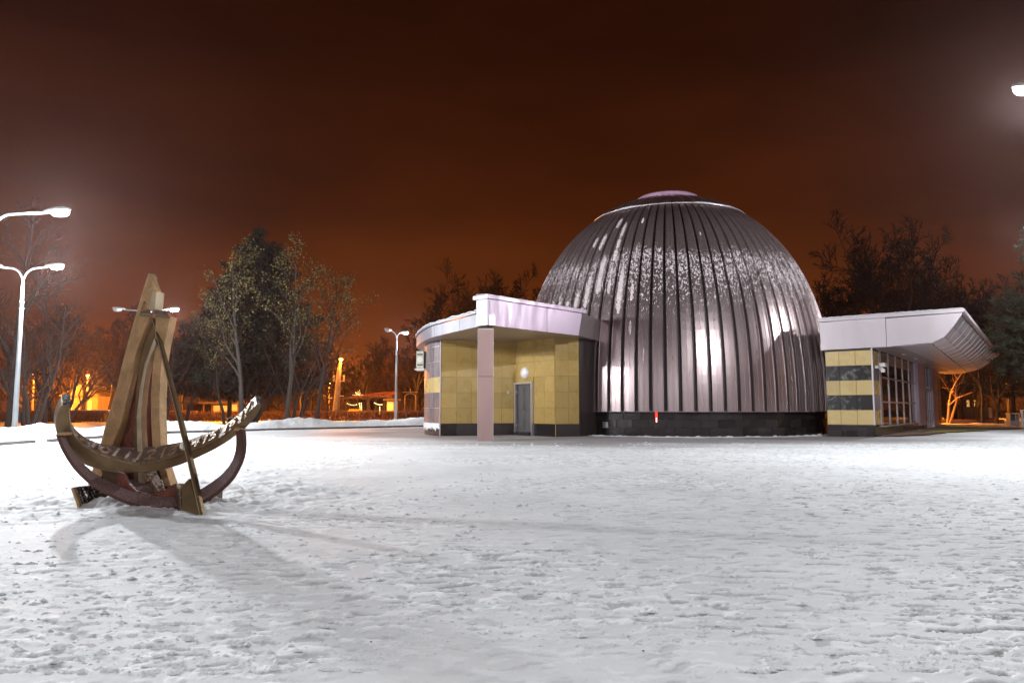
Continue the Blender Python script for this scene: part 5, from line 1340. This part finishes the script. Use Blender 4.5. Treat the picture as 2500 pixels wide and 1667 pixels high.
# barrels on the stall
for k, (u, lab) in enumerate(((857,'left'),(866,'middle'),(876,'right'))):
    bb = thing('barrel', f'{lab} of three orange barrels in front of the far open stall', 'barrel', (X_at(u, 79.5), 79.5, 0), 'barrels by the far stall')
    obj('body', MB().lathe([(.22,0),(.30,.3),(.32,.6),(.30,.9),(.22,1.2),(0,1.2)], 14), M['kiosk_yellow'], bb, local=True, smooth=True)
    obj('hoop', MB().lathe([(.315,.28),(.33,.3),(.315,.34)], 14).lathe([(.315,.86),(.325,.88),(.315,.92)], 14), M['dark_metal'], bb, local=True)
# arch gate right of the slim lamp
gx = X_at(1001, 90); ga_ = thing('arch_gate', 'dim arched gate behind the slim lamp post', 'gate', (gx, 90, 0))
bx('post', (-.7,-.6,0,.1,0,2.6), 'pale_render', ga_); bx('post', (.6,.7,0,.1,0,2.6), 'pale_render', ga_); bx('lintel', (-.9,.9,0,.12,3.15,3.25), 'pale_render', ga_)
obj('arch', MB().tube([(.65*math.cos(a), .05, 2.6+.45*math.sin(a)) for a in np.linspace(0, PI, 12)], .05, 6), M['pale_render'], ga_, local=True)
obj('finial', MB().tube([(0,.05,3.25),(0,.05,3.6)], .04, 5), M['pale_render'], ga_, local=True)
# right: sheds and tents between the trunks
for (u, Y, w_, h_, lab) in ((2368, 84, 1.9, 1.35, 'grey sheeted shed between the trunks right of the hall'), (2412, 86, 1.4, 1.35, 'smaller grey shed left of the white banner')):
    sh = thing('shed', lab, 'shed', (X_at(u, Y), Y, 0)); 
    for k in range(4): bx('wall_panel', (-w_/2+w_*k/4+.01, -w_/2+w_*(k+1)/4-.01, 0, .05, .1, h_), 'grey_sheeting', sh)
    bx('body', (-w_/2, w_/2, .06, 2, 0, h_), 'grey_sheeting', sh); bx('roof', (-w_/2-.1, w_/2+.1, -.15, 2.1, h_, h_+.08), 'grey_sheeting', sh)
bn = thing('banner', 'narrow white banner on a stand between the right trunks', 'banner', (X_at(2418, 74), 74, 0)); bx('cloth', (-.16,.16,-.01,.01,.35,1.35), 'white_paint', bn); bx('stand', (-.02,.02,.011,.05,-.05,1.35), 'dark_metal', bn)
# string of dim lit windows of a far house at right
fh = thing('far_house', 'far house with two warm windows between the right trunks', 'house', (X_at(2372, 120), 120, 0))
bx('wall', (-3,3,0,5,0,3.4), 'dark_wood', fh); obj('roof', MB().slab([(-3.4,-.3,3.4),(3.4,-.3,3.4),(0,-.3,5.2)], (0,5.6,0)), M['dark_wood'], fh, local=True)
for sx in (-.5, .7): bx('window', (sx-.22,sx+.22,-.06,-.01,1.6,2.6), 'warm_glow', fh)
# litter bin
lb_ = thing('litter_bin', 'grey litter bin with a flat lid on white legs at the right edge', 'bin', (X_at(2472, 50.5), 50.5, .03))
bx('bin_body', (-.24,.24,-.2,.2,.06,.42), 'bin_grey', lb_); bx('back_panel', (-.24,.24,.12,.2,.42,.84), 'black_plastic', lb_)
bx('lid', (-.33,.33,-.24,.26,.85,.91), 'silver_trim', lb_)
for sx in (-.29, .29): bx('leg', (sx-.03,sx+.03,-.2,.2,0,.845), 'silver_trim', lb_)
# slatted bench end at the right edge
sbn = thing('slatted_bench', 'white slatted bench with snow on it at the right edge', 'bench', (X_at(2512, 50), 50, .03))
for k in range(6): bx('slat', (-.42,.55,-.03-.02*k,.0-.02*k,.38+.10*k,.45+.10*k), 'white_paint', sbn)
bx('seat', (-.5,.6,-.55,-.10,.30,.36), 'white_paint', sbn)
for sx in (-.50, .5): bx('leg', (sx-.035,sx+.035,-.1,.02,0,1.05), 'white_paint', sbn)
bx('top_rail', (-.58,.6,-.16,.02,1.06,1.12), 'piled_snow', sbn)

# ---------------------------------------------------------------- leaves and crumbs on the snow
rnd = random.Random(15)
fl_ = None
for k, (u, v) in enumerate(((128,1373),(223,1434),(1570,1590),(2245,1622),(560,1462),(905,1573),(1790,1545))):
    g = G(u, v); z = gh(g.x, g.y)
    o = obj('fallen_leaf', MB().add([(-.02,0,.0),(0,-.013,.006),(.022,0,.002),(.002,.015,.007)], [(0,1,2,3)]), M['bark_dark'], local=True) if fl_ is None else link('fallen_leaf', fl_.data)
    if fl_ is None: fl_ = o
    o.location = (g.x, g.y, z+.008); o.rotation_euler = (rnd.uniform(-.3,.3), rnd.uniform(-.3,.3), rnd.uniform(0,6))
    o.scale = (.5, .5, .5)
    tag(o, 'tiny dry leaf on the snow, '+('far left of the foreground','left foreground below the sundial shadow','right foreground near the bottom edge','far right near the bottom edge','left of centre below the shadows','middle of the foreground','right of centre in the foreground')[k], 'leaf', 'dry leaves on the snow')
# crumbs of snow scattered over the square
cr_ = MB(); rg2 = np.random.default_rng(5)
cy_ = 3.6+rg2.random(11000)**1.7*26; cx_ = (rg2.random(11000)*2-1)*cy_*.72
ok_ = (.25 < .5+fbm(cx_*.22+3.1, cy_*.3, 3, 11)) & (np.hypot(cx_-cx, cy_-cy) > 8.3) & (cy_ < 27.5)
for x, y, z in zip(cx_[ok_], cy_[ok_], ground_h(cx_[ok_], cy_[ok_])):
    x, y, z = float(x), float(y), float(z); s = .004+.014*rg2.random()**4*(1+y*.05); a = rg2.random()*1.4-.7; c_, s_ = math.cos(a)*s*2.2, math.sin(a)*s*2.2
    cr_.add([(x-c_,y-s_,z),(x+s_*.6,y-c_*.6,z),(x+c_,y+s_,z),(x-s_*.6,y+c_*.6,z),(x,y,z+s*.8)], [(0,1,4),(1,2,4),(2,3,4),(3,0,4)])
tag(obj('snow_crumbs', cr_, M['piled_snow']), 'crumbs of broken snow crust scattered over the square', kind='stuff')

# ---------------------------------------------------------------- haze
if HAZE > 0:
    hz = MB().box(-170, 170, -40, 175, -1.5, 26); ho = obj('haze', hz, None); ho['kind'] = 'stuff'
    hmt = bpy.data.materials.new('haze'); hmt.use_nodes = True; nt = hmt.node_tree; nt.nodes.clear()
    out = nt.nodes.new('ShaderNodeOutputMaterial'); pvn = nt.nodes.new('ShaderNodeVolumePrincipled')
    pvn.inputs['Color'].default_value = (.98,.69,.65,1); pvn.inputs['Density'].default_value = HAZE; pvn.inputs['Anisotropy'].default_value = .82
    nt.links.new(pvn.outputs[0], out.inputs['Volume']); ho.data.materials.append(hmt)
